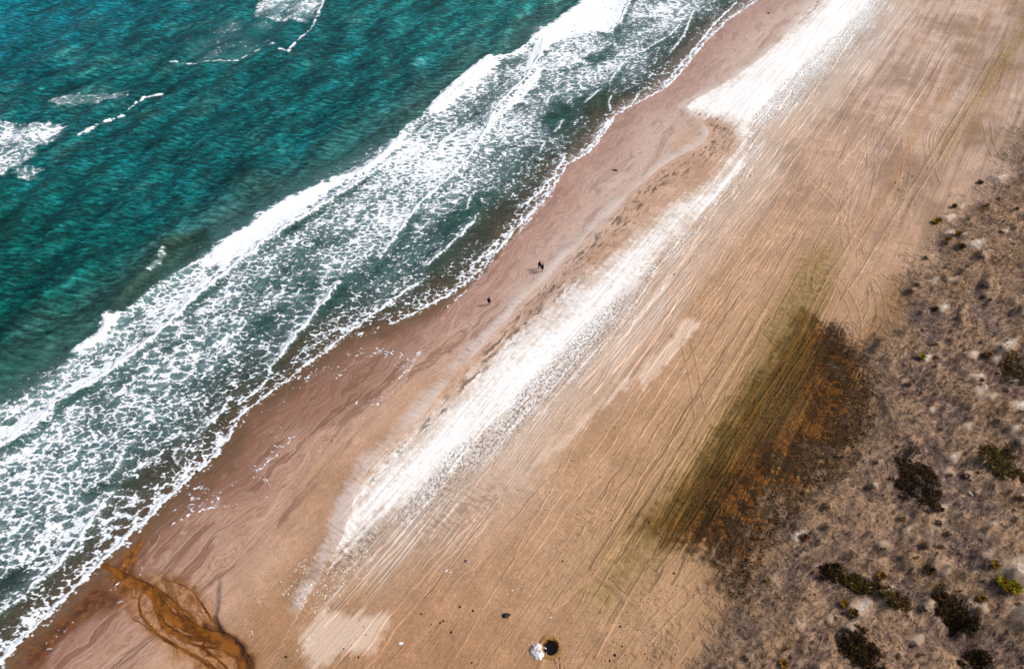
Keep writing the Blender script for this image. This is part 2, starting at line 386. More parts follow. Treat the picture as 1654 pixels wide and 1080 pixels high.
# ------------------------------------------------------------------ node helper
class NT:
    def __init__(s, name):
        s.m = bpy.data.materials.new(name); s.m.use_nodes = True; s.t = s.m.node_tree; s.t.nodes.clear()
        s.out = s.t.nodes.new('ShaderNodeOutputMaterial')
    def n(s, typ, ins=None, **kw):
        nd = s.t.nodes.new(typ)
        for k, v in kw.items(): setattr(nd, k, v)
        for k, v in (ins or {}).items(): s.put(nd.inputs[k], v)
        return nd
    def put(s, sock, v):
        if isinstance(v, bpy.types.NodeSocket): s.t.links.new(v, sock)
        elif isinstance(v, bpy.types.Node): s.t.links.new(v.outputs[0], sock)
        else: sock.default_value = v
    def math(s, op, a, b=0.0, c=0.0, clamp=False):
        nd = s.n('ShaderNodeMath', {0: a, 1: b, 2: c}, operation=op); nd.use_clamp = clamp; return nd.outputs[0]
    def vmul(s, a, v): return s.n('ShaderNodeVectorMath', {0: a, 1: v}, operation='MULTIPLY').outputs[0]
    def vadd(s, a, v): return s.n('ShaderNodeVectorMath', {0: a, 1: v}, operation='ADD').outputs[0]
    def noise(s, vec, scale=1.0, detail=4.0, rough=.55, dist=0.0, col=False):
        nd = s.n('ShaderNodeTexNoise', {'Vector': vec, 'Scale': scale, 'Detail': detail, 'Roughness': rough, 'Distortion': dist})
        return nd.outputs['Color' if col else 'Fac']
    def voro(s, vec, scale=1.0, feature='F1', out='Distance'):
        return s.n('ShaderNodeTexVoronoi', {'Vector': vec, 'Scale': scale}, feature=feature).outputs[out]
    def mr(s, v, a, b, c=0.0, d=1.0, smooth=True):
        nd = s.n('ShaderNodeMapRange', {0: v, 1: a, 2: b, 3: c, 4: d}); nd.interpolation_type = 'SMOOTHSTEP' if smooth else 'LINEAR'
        return nd.outputs[0]
    def mix(s, f, a, b, blend='MIX'):
        nd = s.n('ShaderNodeMix', data_type='RGBA', blend_type=blend)
        s.put(nd.inputs[0], f); s.put(nd.inputs[6], a); s.put(nd.inputs[7], b)
        return nd.outputs[2]
    def attr(s, name): return s.n('ShaderNodeAttribute', attribute_name=name)
    def bump(s, h, dist, strength=1.0, nrm=None):
        i = {'Height': h, 'Distance': dist, 'Strength': strength}
        if nrm is not None: i['Normal'] = nrm
        return s.n('ShaderNodeBump', i).outputs[0]
    def bsdf(s, **ins):
        return s.n('ShaderNodeBsdfPrincipled', {k.replace('_', ' '): v for k, v in ins.items()})
    def done(s, sh):
        s.t.links.new(sh.outputs[0] if isinstance(sh, bpy.types.Node) else sh, s.out.inputs[0]); return s.m
def rgba(c, a=1.0): return (float(c[0]), float(c[1]), float(c[2]), a)

def sand_material():
    M = NT('sand'); O = M.n('ShaderNodeTexCoord').outputs['Object']
    al = M.attr('albedo').outputs['Color']
    def four(n):
        a_ = M.attr(n); p = M.n('ShaderNodeSeparateColor', {0: a_.outputs['Color']}); return p.outputs[0], p.outputs[1], p.outputs[2], a_.outputs['Alpha']
    ds, sb, sw, film = four('fa'); ol, br, dd, mw = four('fb'); ripp, bankm, mz, _one = four('fe'); crk, pale, st1, st2 = four('fc'); wet, flank, dlt, tone = four('fd')
    mul = lambda *a_: a_[0] if len(a_) == 1 else M.math('MULTIPLY', a_[0], mul(*a_[1:]))
    add = lambda *a_: a_[0] if len(a_) == 1 else M.math('ADD', a_[0], add(*a_[1:]))
    inv = lambda a_: M.math('SUBTRACT', 1.0, a_)
    cen = lambda a_, k: M.math('MULTIPLY_ADD', a_, k, -.5 * k)
    wob = M.noise(M.vmul(O, (.05, .05, 0)), 1, 2, .5, 0, True)
    Ow = M.vadd(O, M.vmul(M.noise(M.vmul(O, (.03, .012, 0)), 1, 2, .5, 0, True), (4, 0, 0)))
    n1 = M.noise(O, 1.1, 6, .65); nL = M.noise(O, .22, 4, .6)
    s1 = M.noise(M.vmul(Ow, (1.1, .018, 0)), 1, 5, .6)
    s2 = M.noise(M.vmul(Ow, (4.0, .05, 0)), 1, 4, .6)
    s3 = M.noise(M.vmul(O, (9.0, .5, 0)), 1, 3, .65)
    grain = M.mr(M.noise(O, 3.3, 4, .75), .25, .75, .76, 1.24, False)
    fine = M.mr(M.noise(O, 9, 3, .8), .2, .8, .66, 1.34, False)
    dune = M.mr(add(dd, cen(n1, 10), cen(nL, 20)), -5, 6)
    nod = inv(dune)
    dry = mul(M.mr(ds, 14, 30), nod)
    # long wind and wheel streaks
    lines = M.mr(s2, .36, .46, .82, 1.02); lines2 = M.mr(s1, .34, .52, .90, 1.04)
    patch = M.mr(M.noise(M.vmul(O, (.16, .03, 0)), 1, 3, .55), .4, .62, .12, 1)
    streak = M.mr(mul(dry, patch), 0, 1, 1, mul(lines, lines2, M.mr(s3, .3, .7, .82, 1.18)), False)
    val = mul(streak, grain, fine, M.mr(nL, .3, .7, .86, 1.14, False), M.mr(n1, .3, .7, .88, 1.12, False))
    col = al
    sharp = M.n('ShaderNodeVectorMath', {0: col, 3: val}, operation='SCALE').outputs[0]; col = sharp
    # wet foreshore: reddish sand with sediment flow lines
    wob2 = M.noise(M.vmul(O, (.09, .06, 0)), 1, 4, .55, 0, True)
    flow = M.noise(M.vmul(M.vadd(O, M.vmul(wob2, (9, 12, 0))), (.42, .05, 0)), 1, 3, .55)
    fl = M.math('SINE', mul(flow, 55.0)); fl2 = M.math('SINE', mul(flow, 131.0))
    wt = M.math('MINIMUM', wet, nod)
    red = M.mr(add(ds, cen(flow, 14), cen(nL, 4)), 12, 2)
    yy_ = M.mr(M.n('ShaderNodeSeparateXYZ', {0: O}).outputs[1], 35, 95)
    wcol = M.mix(yy_, M.mix(red, rgba(sc(202, 160, 136)), rgba(sc(162, 116, 96))), M.mix(red, rgba(sc(224, 196, 180)), rgba(sc(194, 154, 138))))
    wcol = M.mix(mul(M.mr(flow, .48, .60, 0, .75), inv(mul(yy_, .5))), wcol, rgba(sc(132, 90, 70)))
    wcol = M.mix(mul(M.mr(fl, .5, 1.0, 0, .5), M.mr(n1, .36, .58)), wcol, M.mix(yy_, rgba(sc(132, 88, 66)), rgba(sc(158, 120, 108))))
    wcol = M.mix(mul(M.mr(fl2, .7, 1.0, 0, .22), M.mr(nL, .4, .6)), wcol, rgba(sc(128, 104, 104)))
    wcol = M.mix(mul(M.mr(fl, -.5, -1.0, 0, .45)), wcol, rgba(sc(222, 188, 168)))
    wcol = M.n('ShaderNodeVectorMath', {0: wcol, 3: mul(M.mr(grain, .76, 1.24, .88, 1.12, False), fine)}, operation='SCALE').outputs[0]
    col = M.mix(mul(wt, .92), col, wcol)
    # thin swash film
    fm = mul(M.mr(add(film, cen(n1, 1.4), cen(nL, 4)), .25, -.35), M.mr(ds, 24, 14))
    col = M.mix(mul(fm, M.mr(film, 0, -5, .22, .55)), col, rgba(sc(146, 104, 82)))
    deep = mul(fm, M.mr(add(ds, cen(nL, 6), cen(n1, 2)), 6, 0))
    col = M.mix(mul(deep, .75), col, rgba(sc(104, 82, 52)))
    comb0 = M.noise(M.vmul(O, (2.2, 2.2, 0)), 1.5, 3, .6)
    # outflow stained with iron
    fan = M.math('SINE', mul(M.noise(M.vadd(M.vmul(O, (.22, .3, 0)), M.vmul(M.noise(O, .25, 3, .5, 0, True), (1.4, 1.4, 0))), 1, 2, .5), 38.0))
    col = M.mix(mul(dlt, M.mr(nL, .3, .55, .5, .85)), col, M.mix(M.mr(n1, .4, .6), rgba(sc(150, 96, 46)), rgba(sc(186, 132, 84))))
    col = M.mix(mul(dlt, M.mr(fan, .5, 1.0, 0, .6), M.mr(n1, .34, .55)), col, rgba(sc(92, 50, 14)))
    col = M.mix(mul(dlt, M.mr(fan, -.6, -1.0, 0, .4)), col, rgba(sc(206, 164, 124)))
    q1 = M.mr(add(st1, cen(n1, 2.5), cen(nL, 2)), -.7, .9); q2 = M.mr(add(st2, cen(n1, 2.5), cen(nL, 3)), -.9, 1.4)
    col = M.mix(mul(q2, .88), col, M.mix(M.mr(n1, .4, .6), rgba(sc(84, 46, 14)), rgba(sc(134, 80, 34))))
    col = M.mix(mul(q1, .9), col, M.mix(M.mr(n1, .38, .62), rgba(sc(92, 48, 4)), rgba(sc(166, 102, 28))))
    ck = M.mr(add(crk, cen(n1, .5)), .22, .58)
    col = M.mix(mul(ck, .8), col, M.mix(M.mr(crk, .25, .7), rgba(sc(158, 102, 40)), rgba(sc(112, 60, 4))))
    col = M.mix(mul(M.mr(add(crk, cen(n1, .9), cen(nL, .5)), .66, .9), .9), col, rgba(sc(44, 22, 4)))
    col = M.mix(M.mr(add(bankm, cen(comb0, .5)), .25, .8, 0, .5), col, M.mix(M.mr(comb0, .42, .6), rgba(sc(30, 16, 4)), rgba(sc(150, 92, 24))))
    # pale berm strip with a crisp landward edge and fine cross lines
    tb = add(sb, cen(n1, .5), cen(nL, .8))
    comb = M.noise(M.vmul(O, (.5, 2.8, 0)), 1, 3, .6)
    strip = mul(M.mr(add(tb, cen(comb, 2.0), cen(nL, 3)), -3.2, -.9), M.mr(tb, .1, -.06), M.mr(ds, 6, 9), nod)
    col = M.mix(mul(strip, M.mr(comb, .3, .6, .4, .9), M.mr(M.noise(M.vmul(O, (.1, .06, 0)), 1, 3, .6), .34, .56, .15, 1)), col, rgba(sc(236, 220, 210)))
    # olive algae and brown stain
    olm = M.mr(add(ol, cen(n1, 3), cen(s1, 12), cen(s2, 8), cen(nL, 6)), -4.0, 4.0)
    olc = M.n('ShaderNodeVectorMath', {0: M.mix(M.mr(n1, .4, .6), rgba(sc(132, 110, 60)), rgba(sc(176, 146, 96))), 3: mul(lines, grain, fine)}, operation='SCALE').outputs[0]
    col = M.mix(mul(olm, .85), col, olc)
    bs = M.noise(M.vmul(Ow, (.9, .035, 0)), 1, 5, .62)
    brm = M.mr(add(br, cen(n1, 9), cen(s2, 7), cen(bs, 8), cen(nL, 6)), -2.6, 1.6)
    bv = M.mr(M.mr(dd, -12, -4), 0, 1, add(bs, cen(n1, .4), cen(s2, .4)), add(nL, cen(n1, 1.1), cen(s2, .25), .03), False)
    brc = M.mix(M.mr(add(bv, mul(M.mr(dd, -8, 0), .10)), .40, .58), rgba(sc(124, 74, 18)), rgba(sc(32, 17, 4)))
    brc = M.mix(mul(M.mr(dd, -7, -14), .6), brc, rgba(sc(118, 94, 46)))
    brc = M.mix(mul(M.mr(add(s2, cen(n1, .3)), .54, .64, 0, .7), M.mr(nL, .52, .40)), brc, rgba(sc(176, 134, 80)))
    brc = M.mix(M.mr(add(n1, cen(bs, .8)), .36, .27, 0, .5), brc, rgba(sc(160, 118, 66)))
    brc = M.n('ShaderNodeVectorMath', {0: brc, 3: mul(M.mr(s2, .38, .5, .6, 1.08), M.mr(grain, .76, 1.24, .55, 1.45, False), fine)}, operation='SCALE').outputs[0]
    col = M.mix(mul(brm, .93), col, brc)
    # white band of blown sand and shell with streamers on its landward side
    halo = M.mr(add(sw, cen(s1, 5), cen(n1, 2)), M.mr(flank, 0, 1, -4, -15), 1)
    col = M.mix(mul(halo, nod, M.mr(tb, -.1, .1), M.mr(M.n('ShaderNodeSeparateXYZ', {0: O}).outputs[1], 12, 40, .2, .75)), col, M.n('ShaderNodeVectorMath', {0: rgba(sc(232, 212, 194))[:3], 3: mul(grain, fine)}, operation='SCALE').outputs[0])
    stm = mul(M.mr(s2, .53, .6), M.mr(sw, -14, -1), M.mr(patch, .3, .9), flank, nod)
    col = M.mix(mul(stm, .7), col, (.92, .90, .87, 1))
    wm = mul(M.mr(add(sw, cen(n1, 8), cen(s1, 10), cen(nL, 9), cen(M.noise(O, 4, 3, .7), 3)), -3.2, 4.6), nod, M.mr(tb, -.1, .3))
    col = M.mix(wm, col, M.mix(M.mr(n1, .3, .5), rgba((.70, .66, .62)), rgba((.92, .90, .875))))
    col = M.mix(mul(wm, M.mr(s2, .5, .34, 0, .5)), col, rgba(sc(206, 184, 166)))
    col = M.n('ShaderNodeVectorMath', {0: col, 3: M.mr(wm, 0, 1, 1, M.mr(fine, .66, 1.34, .86, 1.12, False), False)}, operation='SCALE').outputs[0]
    # foot-sized scallops on its flanks, dark rills with painted shadow along its seaward foot
    rw = M.vadd(O, M.vmul(M.noise(O, 1.1, 2, .5, 0, True), (.9, .9, 0)))
    rn = M.noise(M.vmul(rw, (1.9, 1.1, 0)), 1.6, 5, .68)
    rp = M.mr(add(M.noise(M.vmul(O, (.25, .05, 0)), 1, 3, .55), mul(flank, .12)), .40, .56)
    rm = mul(M.mr(rn, .49, .56), rp, M.mr(sw, -5, 0), M.mr(flank, .1, .8, 0, 1), nod)
    col = M.mix(mul(rm, .75), col, rgba(sc(128, 110, 100)))
    rpl = mul(M.mr(M.noise(M.vmul(rw, (.55, 1.6, 0)), 1.2, 3, .55), .5, .57), M.mr(add(ripp, cen(n1, 5), cen(nL, 6)), -2, 2.5))
    col = M.mix(mul(rpl, .38), col, rgba(sc(112, 86, 66)))
    rl = M.noise(M.vmul(rw, (1.5, .28, 0)), 1, 5, .65)
    rl_m = mul(M.mr(rl, .5, .6), M.mr(sb, .3, 1.5), M.mr(sb, 9, 3), M.mr(flank, 1, .2), M.mr(sw, 1.6, -.8), M.mr(nL, .34, .46), nod)
    col = M.mix(mul(rl_m, .85), col, rgba(sc(116, 92, 74)))
    pl_ = mul(M.mr(add(pale, cen(nL, 4), cen(s1, 4), cen(n1, 1.5)), -.4, 1.2), nod)
    col = M.mix(mul(pl_, .85), col, rgba(sc(242, 214, 190)))
    # dune litter, roots, sand tails, and hummock streaks painted lit and shaded
    v2 = M.noise(M.vmul(O, (1.0, .7, 0)), 2.0, 6, .72); v3 = M.voro(M.vadd(O, M.vmul(M.noise(O, 2, 2, .5, 0, True), (.5, .5, 0))), 1.1)
    rotd = M.n('ShaderNodeVectorRotate', {'Vector': O, 'Angle': -TAIL_ANG}, rotation_type='Z_AXIS').outputs[0]
    t1 = M.noise(M.vmul(rotd, (.38, 1.15, 0)), 1, 6, .68); t2 = M.noise(M.vmul(rotd, (1.1, 2.6, 0)), 1, 4, .65)
    dc = M.n('ShaderNodeVectorMath', {0: al, 3: mul(M.mr(s2, .38, .5, .8, 1.05), grain, fine)}, operation='SCALE').outputs[0]
    dc = M.mix(M.mr(t1, .51, .36, 0, .8), dc, rgba(sc(218, 180, 146)))  # lit sides of the hummocks painted pale, their shaded sides dark below
    dc = M.mix(mul(M.mr(t1, .50, .62, 0, .8), M.mr(nL, .34, .5)), dc, rgba(sc(104, 84, 76)))
    dc = M.mix(M.mr(v2, .46, .32, 0, .6), dc, rgba(sc(222, 188, 156)))
    dc = M.mix(mul(M.mr(v2, .51, .62, 0, .8), M.mr(n1, .4, .56)), dc, rgba(sc(66, 48, 36)))
    dc = M.mix(mul(M.mr(t2, .55, .64, 0, .85), M.mr(nL, .38, .52)), dc, rgba(sc(44, 30, 18)))
    dc = M.mix(M.mr(v3, .17, .06, 0, .85), dc, rgba(sc(40, 26, 14)))
    dc = M.mix(mul(M.mr(s2, .57, .62, 0, .5), M.mr(nL, .5, .6)), dc, rgba(sc(214, 178, 146)))
    dc = M.mix(M.mr(add(mz, cen(t2, .4)), .08, .35, 0, .45), dc, rgba(sc(226, 194, 164)))
    col = M.mix(dune, col, dc)
    tail = M.mr(add(mw, cen(n1, 1.2), cen(t1, 1.2)), .30, .85)
    col = M.mix(mul(tail, .93), col, M.mix(M.mr(v2, .35, .6), rgba((.88, .85, .80)), rgba(sc(206, 178, 152))))
    tail2 = M.mr(add(mw, cen(n1, .5), cen(t1, .6)), .06, .4, 0, .6)
    col = M.mix(mul(tail2, inv(tail)), col, rgba(sc(224, 196, 170)))
    # scattered dark litter and pale grit on the open beach
    dk = M.mr(M.voro(O, .8), .11, .06); thin = M.mr(M.noise(M.vmul(O, (.14, .05, 0)), 1, 2), .48, .6)
    col = M.mix(mul(dk, thin, dry, .85), col, rgba(sc(66, 46, 30)))
    sh = M.mr(M.voro(M.vadd(O, (31, 7, 0)), .6), .07, .04); thin2 = M.mr(M.noise(M.vmul(O, (.1, .06, 0)), 1.3, 2), .55, .64)
    col = M.mix(mul(sh, thin2), col, (.9, .84, .72, 1))
    col = M.n('ShaderNodeVectorMath', {0: col, 3: tone}, operation='SCALE').outputs[0]
    gloss = M.math('MAXIMUM', mul(wt, M.mr(red, 0, 1, .45, .8), inv(mul(strip, .7))), M.math('MAXIMUM', mul(fm, .9), mul(ck, .9)))
    h = add(mul(s2, dry, .6), mul(s3, dry, .12), mul(rn, M.mr(sw, -7, 0), flank, -1.2), mul(rl, rl_m, -.5), mul(fl, wt, .05))
    h = add(h, mul(add(v2, n1, t1), dune, 2.6), mul(M.noise(O, 5, 3, .6), M.mr(gloss, 0, 1, .25, .04)))
    nb = M.bump(h, .25, .9)
    b = M.bsdf(Base_Color=col, Roughness=M.mr(gloss, 0, 1, .95, .35, False), Normal=nb)
    M.put(b.inputs['Specular IOR Level'], M.mr(gloss, 0, 1, .08, .4, False))
    return M.done(b)

def grid_mesh(name, X, Y, Z, mat, attrs, kind=None):
    ny, nx = X.shape
    co = np.stack([X, Y, Z], -1).reshape(-1, 3).astype(np.float32)
    i = np.arange(ny * nx).reshape(ny, nx)
    q = np.stack([i[:-1, :-1], i[:-1, 1:], i[1:, 1:], i[1:, :-1]], -1).reshape(-1, 4)
    return raw_mesh(name, co, q, mat, attrs, kind)

def raw_mesh(name, co, faces, mat, attrs=None, kind=None, smooth=True, parent=None):
    me = bpy.data.meshes.new(name); k = faces.shape[1]; n = len(faces)
    me.vertices.add(len(co)); me.vertices.foreach_set('co', np.ascontiguousarray(co, np.float32).ravel())
    me.loops.add(n * k); me.loops.foreach_set('vertex_index', np.ascontiguousarray(faces, np.int32).ravel())
    me.polygons.add(n); me.polygons.foreach_set('loop_start', np.arange(0, n * k, k, dtype=np.int32))
    me.update(calc_edges=True)
    me.polygons.foreach_set('use_smooth', np.full(n, smooth, bool))
    for an, v in (attrs or {}).items():
        a = me.attributes.new(an, 'FLOAT_COLOR' if v.shape[-1] == 4 else 'FLOAT', 'POINT')
        a.data.foreach_set('color' if v.shape[-1] == 4 else 'value', np.ascontiguousarray(v, np.float32).ravel())
    me.materials.append(mat); me.validate()
    o = bpy.data.objects.new(name, me); COL.objects.link(o)
    if kind: o['kind'] = kind
    if parent: o.parent = parent
    return o

SAND = sand_material()
sand_o = grid_mesh('sand_beach', GX, GY, gz, SAND, {k_: v_.reshape(-1, 4) for k_, v_ in ATT.items()}, 'structure')

# ------------------------------------------------------------------ sea
hx = axis(np.concatenate([np.arange(-215, -46, .52), np.arange(-46, 9, .42)]), -9000, 9.2)
hx = hx[hx < 14]
hy = axis(np.concatenate([np.arange(-30, 90, .46), np.arange(90, 315, .68)]), -9000, 9000)
HX, HY = np.meshgrid(hx, hy)
hcore = sstep(-900, -100, HY) * (1 - sstep(420, 900, HY)) * sstep(-900, -300, HX)
w1 = W1(HY) + .8 * fbm(HY * .12, HY * 0, 81, 3) * hcore
dK = HX - w1                                     # + landward of the breaking line
swd = at(281, 7, 0) - at(233, 51, 0); swd = swd / np.linalg.norm(swd); swn = np.array([swd[1], -swd[0]])
ph = (HX * swn[0] + HY * swn[1]); wv = fbm(HX * .02, HY * .02, 83, 2) * 7
offsh = sstep(4, -14, dK)
hz = offsh * hcore * (.34 * np.sin((ph + wv) * 2 * math.pi / 12.0) + .42 * (np.abs(np.sin((HX + .12 * HY + wv * .7) * math.pi / 10.5)) ** .6 * -1 + .7) * np.clip(.6 + fbm(HX * .03, HY * .05, 86, 2), 0, 1.2)
      + .30 * fbm(HX * .09, HY * .06, 85, 4) + .26 * (1 - np.abs(fbm(HX * .30, HY * .12, 87, 3)) * 1.6))
amp = np.clip(.55 + .5 * fbm(HY * .03, HY * 0 + 4, 89, 2), .15, 1.1)
hz = hz + hcore * amp * np.where(dK < 1.0, np.exp(-((dK - 1.0) / 4.5) ** 2), np.exp(-((dK - 1.0) / 1.5) ** 2)) * 1.0
hz = hz + hcore * sstep(-1, 6, dK) * (.10 * fbm(HX * .35, HY * .16, 93, 3) + .05 * fbm(HX * .9, HY * .6, 95, 3)) * sstep(2, -6, HX - SL(HY))
BD = []
for pts, s, tr in BORES:
    ylo, yhi = pts[:, 1].min() - 14, pts[:, 1].max() + 14
    j0, j1 = np.searchsorted(hy, [ylo, yhi]); i0, i1 = np.searchsorted(hx, [pts[:, 0].min() - 14, pts[:, 0].max() + 14])
    slc = (slice(j0, j1), slice(i0, i1))
    d, sg, L = polydist(HX[slc], HY[slc], pts)
    o = np.argsort(pts[:, 1]); sgn = np.sign(HX[slc] - np.interp(HY[slc], pts[o, 1], pts[o, 0]))
    d = d * sgn
    hz[slc] += .38 * s * np.where(d < 0, np.exp(-(d / 2.2) ** 2), np.exp(-(d / .55) ** 2)) * sstep(-.5, -7, HX[slc] - SL(HY[slc]))
CREST = P([(168, 512), (180, 499), (203, 472), (237, 438), (262, 402), (281, 382)], .5); FACE = P([(172, 520), (180, 500), (203, 473), (237, 439), (264, 400), (283, 383), (330, 372), (350, 396), (325, 418), (288, 433), (268, 446), (238, 470), (212, 494), (192, 512)], .3)
d_, _, _ = polydist(HX, HY, CREST); o_ = np.argsort(CREST[:, 1]); sg_ = np.sign(HX - np.interp(HY, CREST[o_, 1], CREST[o_, 0]))
hz = hz + .75 * np.where(sg_ < 0, np.exp(-(d_ / 3.2) ** 2), np.exp(-(d_ / .9) ** 2))
gzs = ground_z(HX, HY)
depth = np.clip(hz - gzs, -.2, 6)
sea_z = sampler(hx, hy, hz)

M1 = fbm(HX * .02, HY * .016, 101, 4); M2 = fbm(HX * .09, HY * .06, 103, 4); M3 = fbm(HX * .5, HY * .22, 105, 3)
sea = np.empty(HX.shape + (3,)); sea[:] = sc(10, 94, 96)
sea = mixc(sea, sc(6, 112, 126), sstep(-120, -190, HX))
sea = mixc(sea, sc(0, 78, 66), sstep(70, 15, HY) * sstep(-120, -80, HX) * .85)
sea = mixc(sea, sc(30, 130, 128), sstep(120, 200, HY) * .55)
sea = mixc(sea, sc(0, 66, 66), sstep(.0, .6, M2) * .6)
sea = mixc(sea, sc(64, 128, 122), sstep(.15, .7, -M2 + .5 * M1) * .5)
sea = mixc(sea, sc(78, 112, 104), sstep(-18, -1, dK + 5 * M2) * .6)
sea = mixc(sea, sc(34, 72, 62), sstep(0, 6, dK) * .85)
sea = mixc(sea, sc(92, 88, 64), sstep(-14, -2, HX - SL(HY) + 4 * M2) * .7)
sea = mixc(sea, sc(34, 82, 72), sstep(0, 3, dK) * sstep(.1, .5, M2) * .6)
sea = mixc(sea, sc(44, 66, 48), sstep(-1.2, 1.4, polysd(HX, HY, FACE) + .8 * M3 + .8 * M2) * .7)
sea = np.clip(sea, .0005, .9)

# ------------------------------------------------------------------ foam density
SOLID = [(P([(325, 412), (390, 370), (450, 326), (540, 287), (620, 254), (625, 268), (575, 292), (540, 305), (500, 342), (471, 362), (400, 410), (339, 460), (300, 498), (262, 530), (268, 505), (300, 470), (345, 435)], 0), 1.0),
         (P([(-60, 700), (0, 690), (70, 645), (120, 615), (180, 575), (255, 525), (270, 530), (235, 560), (180, 603), (102, 647), (51, 697), (0, 725), (-60, 770)], 0), .92),
         (P([(680, 192), (720, 157), (790, 94), (812, 100), (765, 140), (715, 182)], 0), 1.1), (P([(640, 225), (665, 205), (655, 235), (600, 285), (570, 300), (585, 278)], 0), .95),
         (P([(870, 55), (905, 25), (950, -5), (1020, -15), (1006, 34), (985, 55), (950, 52), (900, 70), (872, 95), (850, 125), (835, 120)], 0), .95),
         (P([(800, 175), (850, 125), (875, 90), (890, 100), (870, 140), (820, 190), (785, 225), (775, 215)], 0), .85)]
CLEAR = [(P([(215, 770), (270, 748), (275, 760), (230, 785), (190, 795), (150, 795)], 0), .8), (P([(-10, 940), (20, 918), (38, 920), (20, 950), (-10, 980)], 0), .85),
         (P([(400, 520), (450, 490), (465, 500), (440, 530), (390, 560)], 0), .6), (P([(470, 470), (490, 440), (520, 450), (500, 470)], 0), .5),
         (P([(940, 175), (965, 150), (985, 165), (960, 190)], 0), .6), (P([(870, 195), (905, 165), (930, 180), (900, 215)], 0), .6), (P([(940, 95), (985, 75), (1000, 90), (960, 105)], 0), .6)]
def foam_density(X, Y):
    n1 = fbm(X * .12, Y * .08, 111, 3); n2 = fbm(X * .5, Y * .35, 113, 3); n3 = fbm(X * 1.3, Y * 1.0, 115, 2)
    w = W1(Y) + .8 * fbm(Y * .12, Y * 0, 81, 3)
    dk = X - w + .9 * n2 + .6 * n3
    ds = X - SL(Y)
    farw = sstep(70, 120, Y)
    nb_ = fbm(X * .07, Y * .025, 129, 3); base = .55 + .06 * farw + .04 * sstep(35, 5, Y) + .34 * nb_ + .16 * n1 + .1 * n2
    base = base * sstep(0, 2.5, dk) * sstep(.5, -2.5, ds)
    inner = sstep(-22, -5, ds + 6 * n1)                 # thinner towards the beach
    D = base * (1 - inner * (.2 + .22 * sstep(35, 80, Y)))
    for poly, s in CLEAR:
        D = D * (1 - .75 * s * sstep(-2.0, 1.5, polysd(X, Y, poly) + 1.6 * n2))
    edge = sstep(0, .9, dk) * sstep(4.5, 1.5, dk) * (.62 + .3 * n1 + .15 * farw)
    D = np.maximum(D, edge)
    D = D * (1 - .85 * sstep(-.6, .8, polysd(X, Y, FACE) + .8 * n2))
    for pts, s, tr in BORES:
        m = (Y > pts[:, 1].min() - 4) & (Y < pts[:, 1].max() + 4) & (X > pts[:, 0].min() - tr * 2.5) & (X < pts[:, 0].max() + 3)
        xs, ys = X[m], Y[m]
        if not len(xs): continue
        d, sg, L = polydist(xs, ys, pts)
        o = np.argsort(pts[:, 1]); dd = d * np.sign(xs - np.interp(ys, pts[o, 1], pts[o, 0])) + .4 * n2[m] + .3 * n3[m]
        tot = np.hypot(*np.diff(pts, axis=0).T).sum()
        thick = s * np.clip(.75 + .8 * fbm(ys * .22, xs * 0, 119, 2), .25, 1.4) * np.clip(np.minimum(L, tot - L) / 3 + .25, .25, 1)
        v = np.where(dd > 0, 0, np.maximum(sstep(-1.3 * thick - .35, -.5 * thick, dd) * 1.15, (.34 + .46 * s) * np.exp(dd / (tr * 1.3))))
        ends = np.maximum(0, np.maximum(pts[:, 1].min() - ys, ys - pts[:, 1].max()))
        v = v * np.where(dd < -tr * 2.4, 0, 1) * sstep(3, .3, ends)
        cl_ = np.where(dd > 0, 1 - .6 * min(s, .8) * sstep(3.4, .6, dd) * sstep(1, 0, ends) * np.clip(.6 + n1[m], .2, 1), 1.0)
        D[m] = np.maximum(D[m] * cl_, v)
    for pts, s in RIDGES:
        d, _, _ = polydist(X, Y, pts); D = np.maximum(D, 1.2 * s * sstep(2.0 * s, .6 * s, d + .7 * n2 + .4 * n3))
    for poly, s in SOLID:
        D = np.maximum(D, s * sstep(-.8, 1.6, polysd(X, Y, poly) + 1.2 * n2 + .6 * n3) * (1 + .1 * n1))
    for poly, s, w in CAPS:
        D = np.maximum(D, s * sstep(-w, w, polysd(X, Y, poly) + 1.6 * n2 + .8 * n3) * (.85 + .5 * n1))
    for pts, s in CAPLINES:
        d, sg, _ = polydist(X, Y, pts); D = np.maximum(D, 1.1 * s * sstep(1.0, .15, d + .8 * n2 + .5 * n3 + .3))
    return D

def lace(X, Y, D):
    wx = X + .5 * fbm(X * .7, Y * .7, 121, 3); wy = Y + .5 * fbm(X * .7, Y * .7, 123, 3)
    al_ = wx * CY + wy * SY; pe_ = -wx * SY + wy * CY             # cells drawn out along the wind
    f1, f2 = worley(al_ * .62, pe_ * 1.0, 131); e1 = f2 - f1
    f1, f2 = worley(al_ * 1.5, pe_ * 2.3, 133); e2 = f2 - f1
    f1, f2 = worley(al_ * .34, pe_ * .6, 137); e0 = f2 - f1; big = sstep(-.1, .4, fbm(X * .09, Y * .05, 139, 3)); e1 = e1 * (1 - big) + e0 * big
    nn = fbm(X * .6, Y * .4, 125, 3); nf = fbm(X * 3, Y * 2.6, 127, 2)
    E = .58 * e1 + .32 * e2 + .12 * nn + .14 * nf
    W = np.interp(D, [0, .15, .35, .55, .75, .95, 1.1], [-.35, -.08, .13, .255, .40, .67, 1.2])
    return W - E

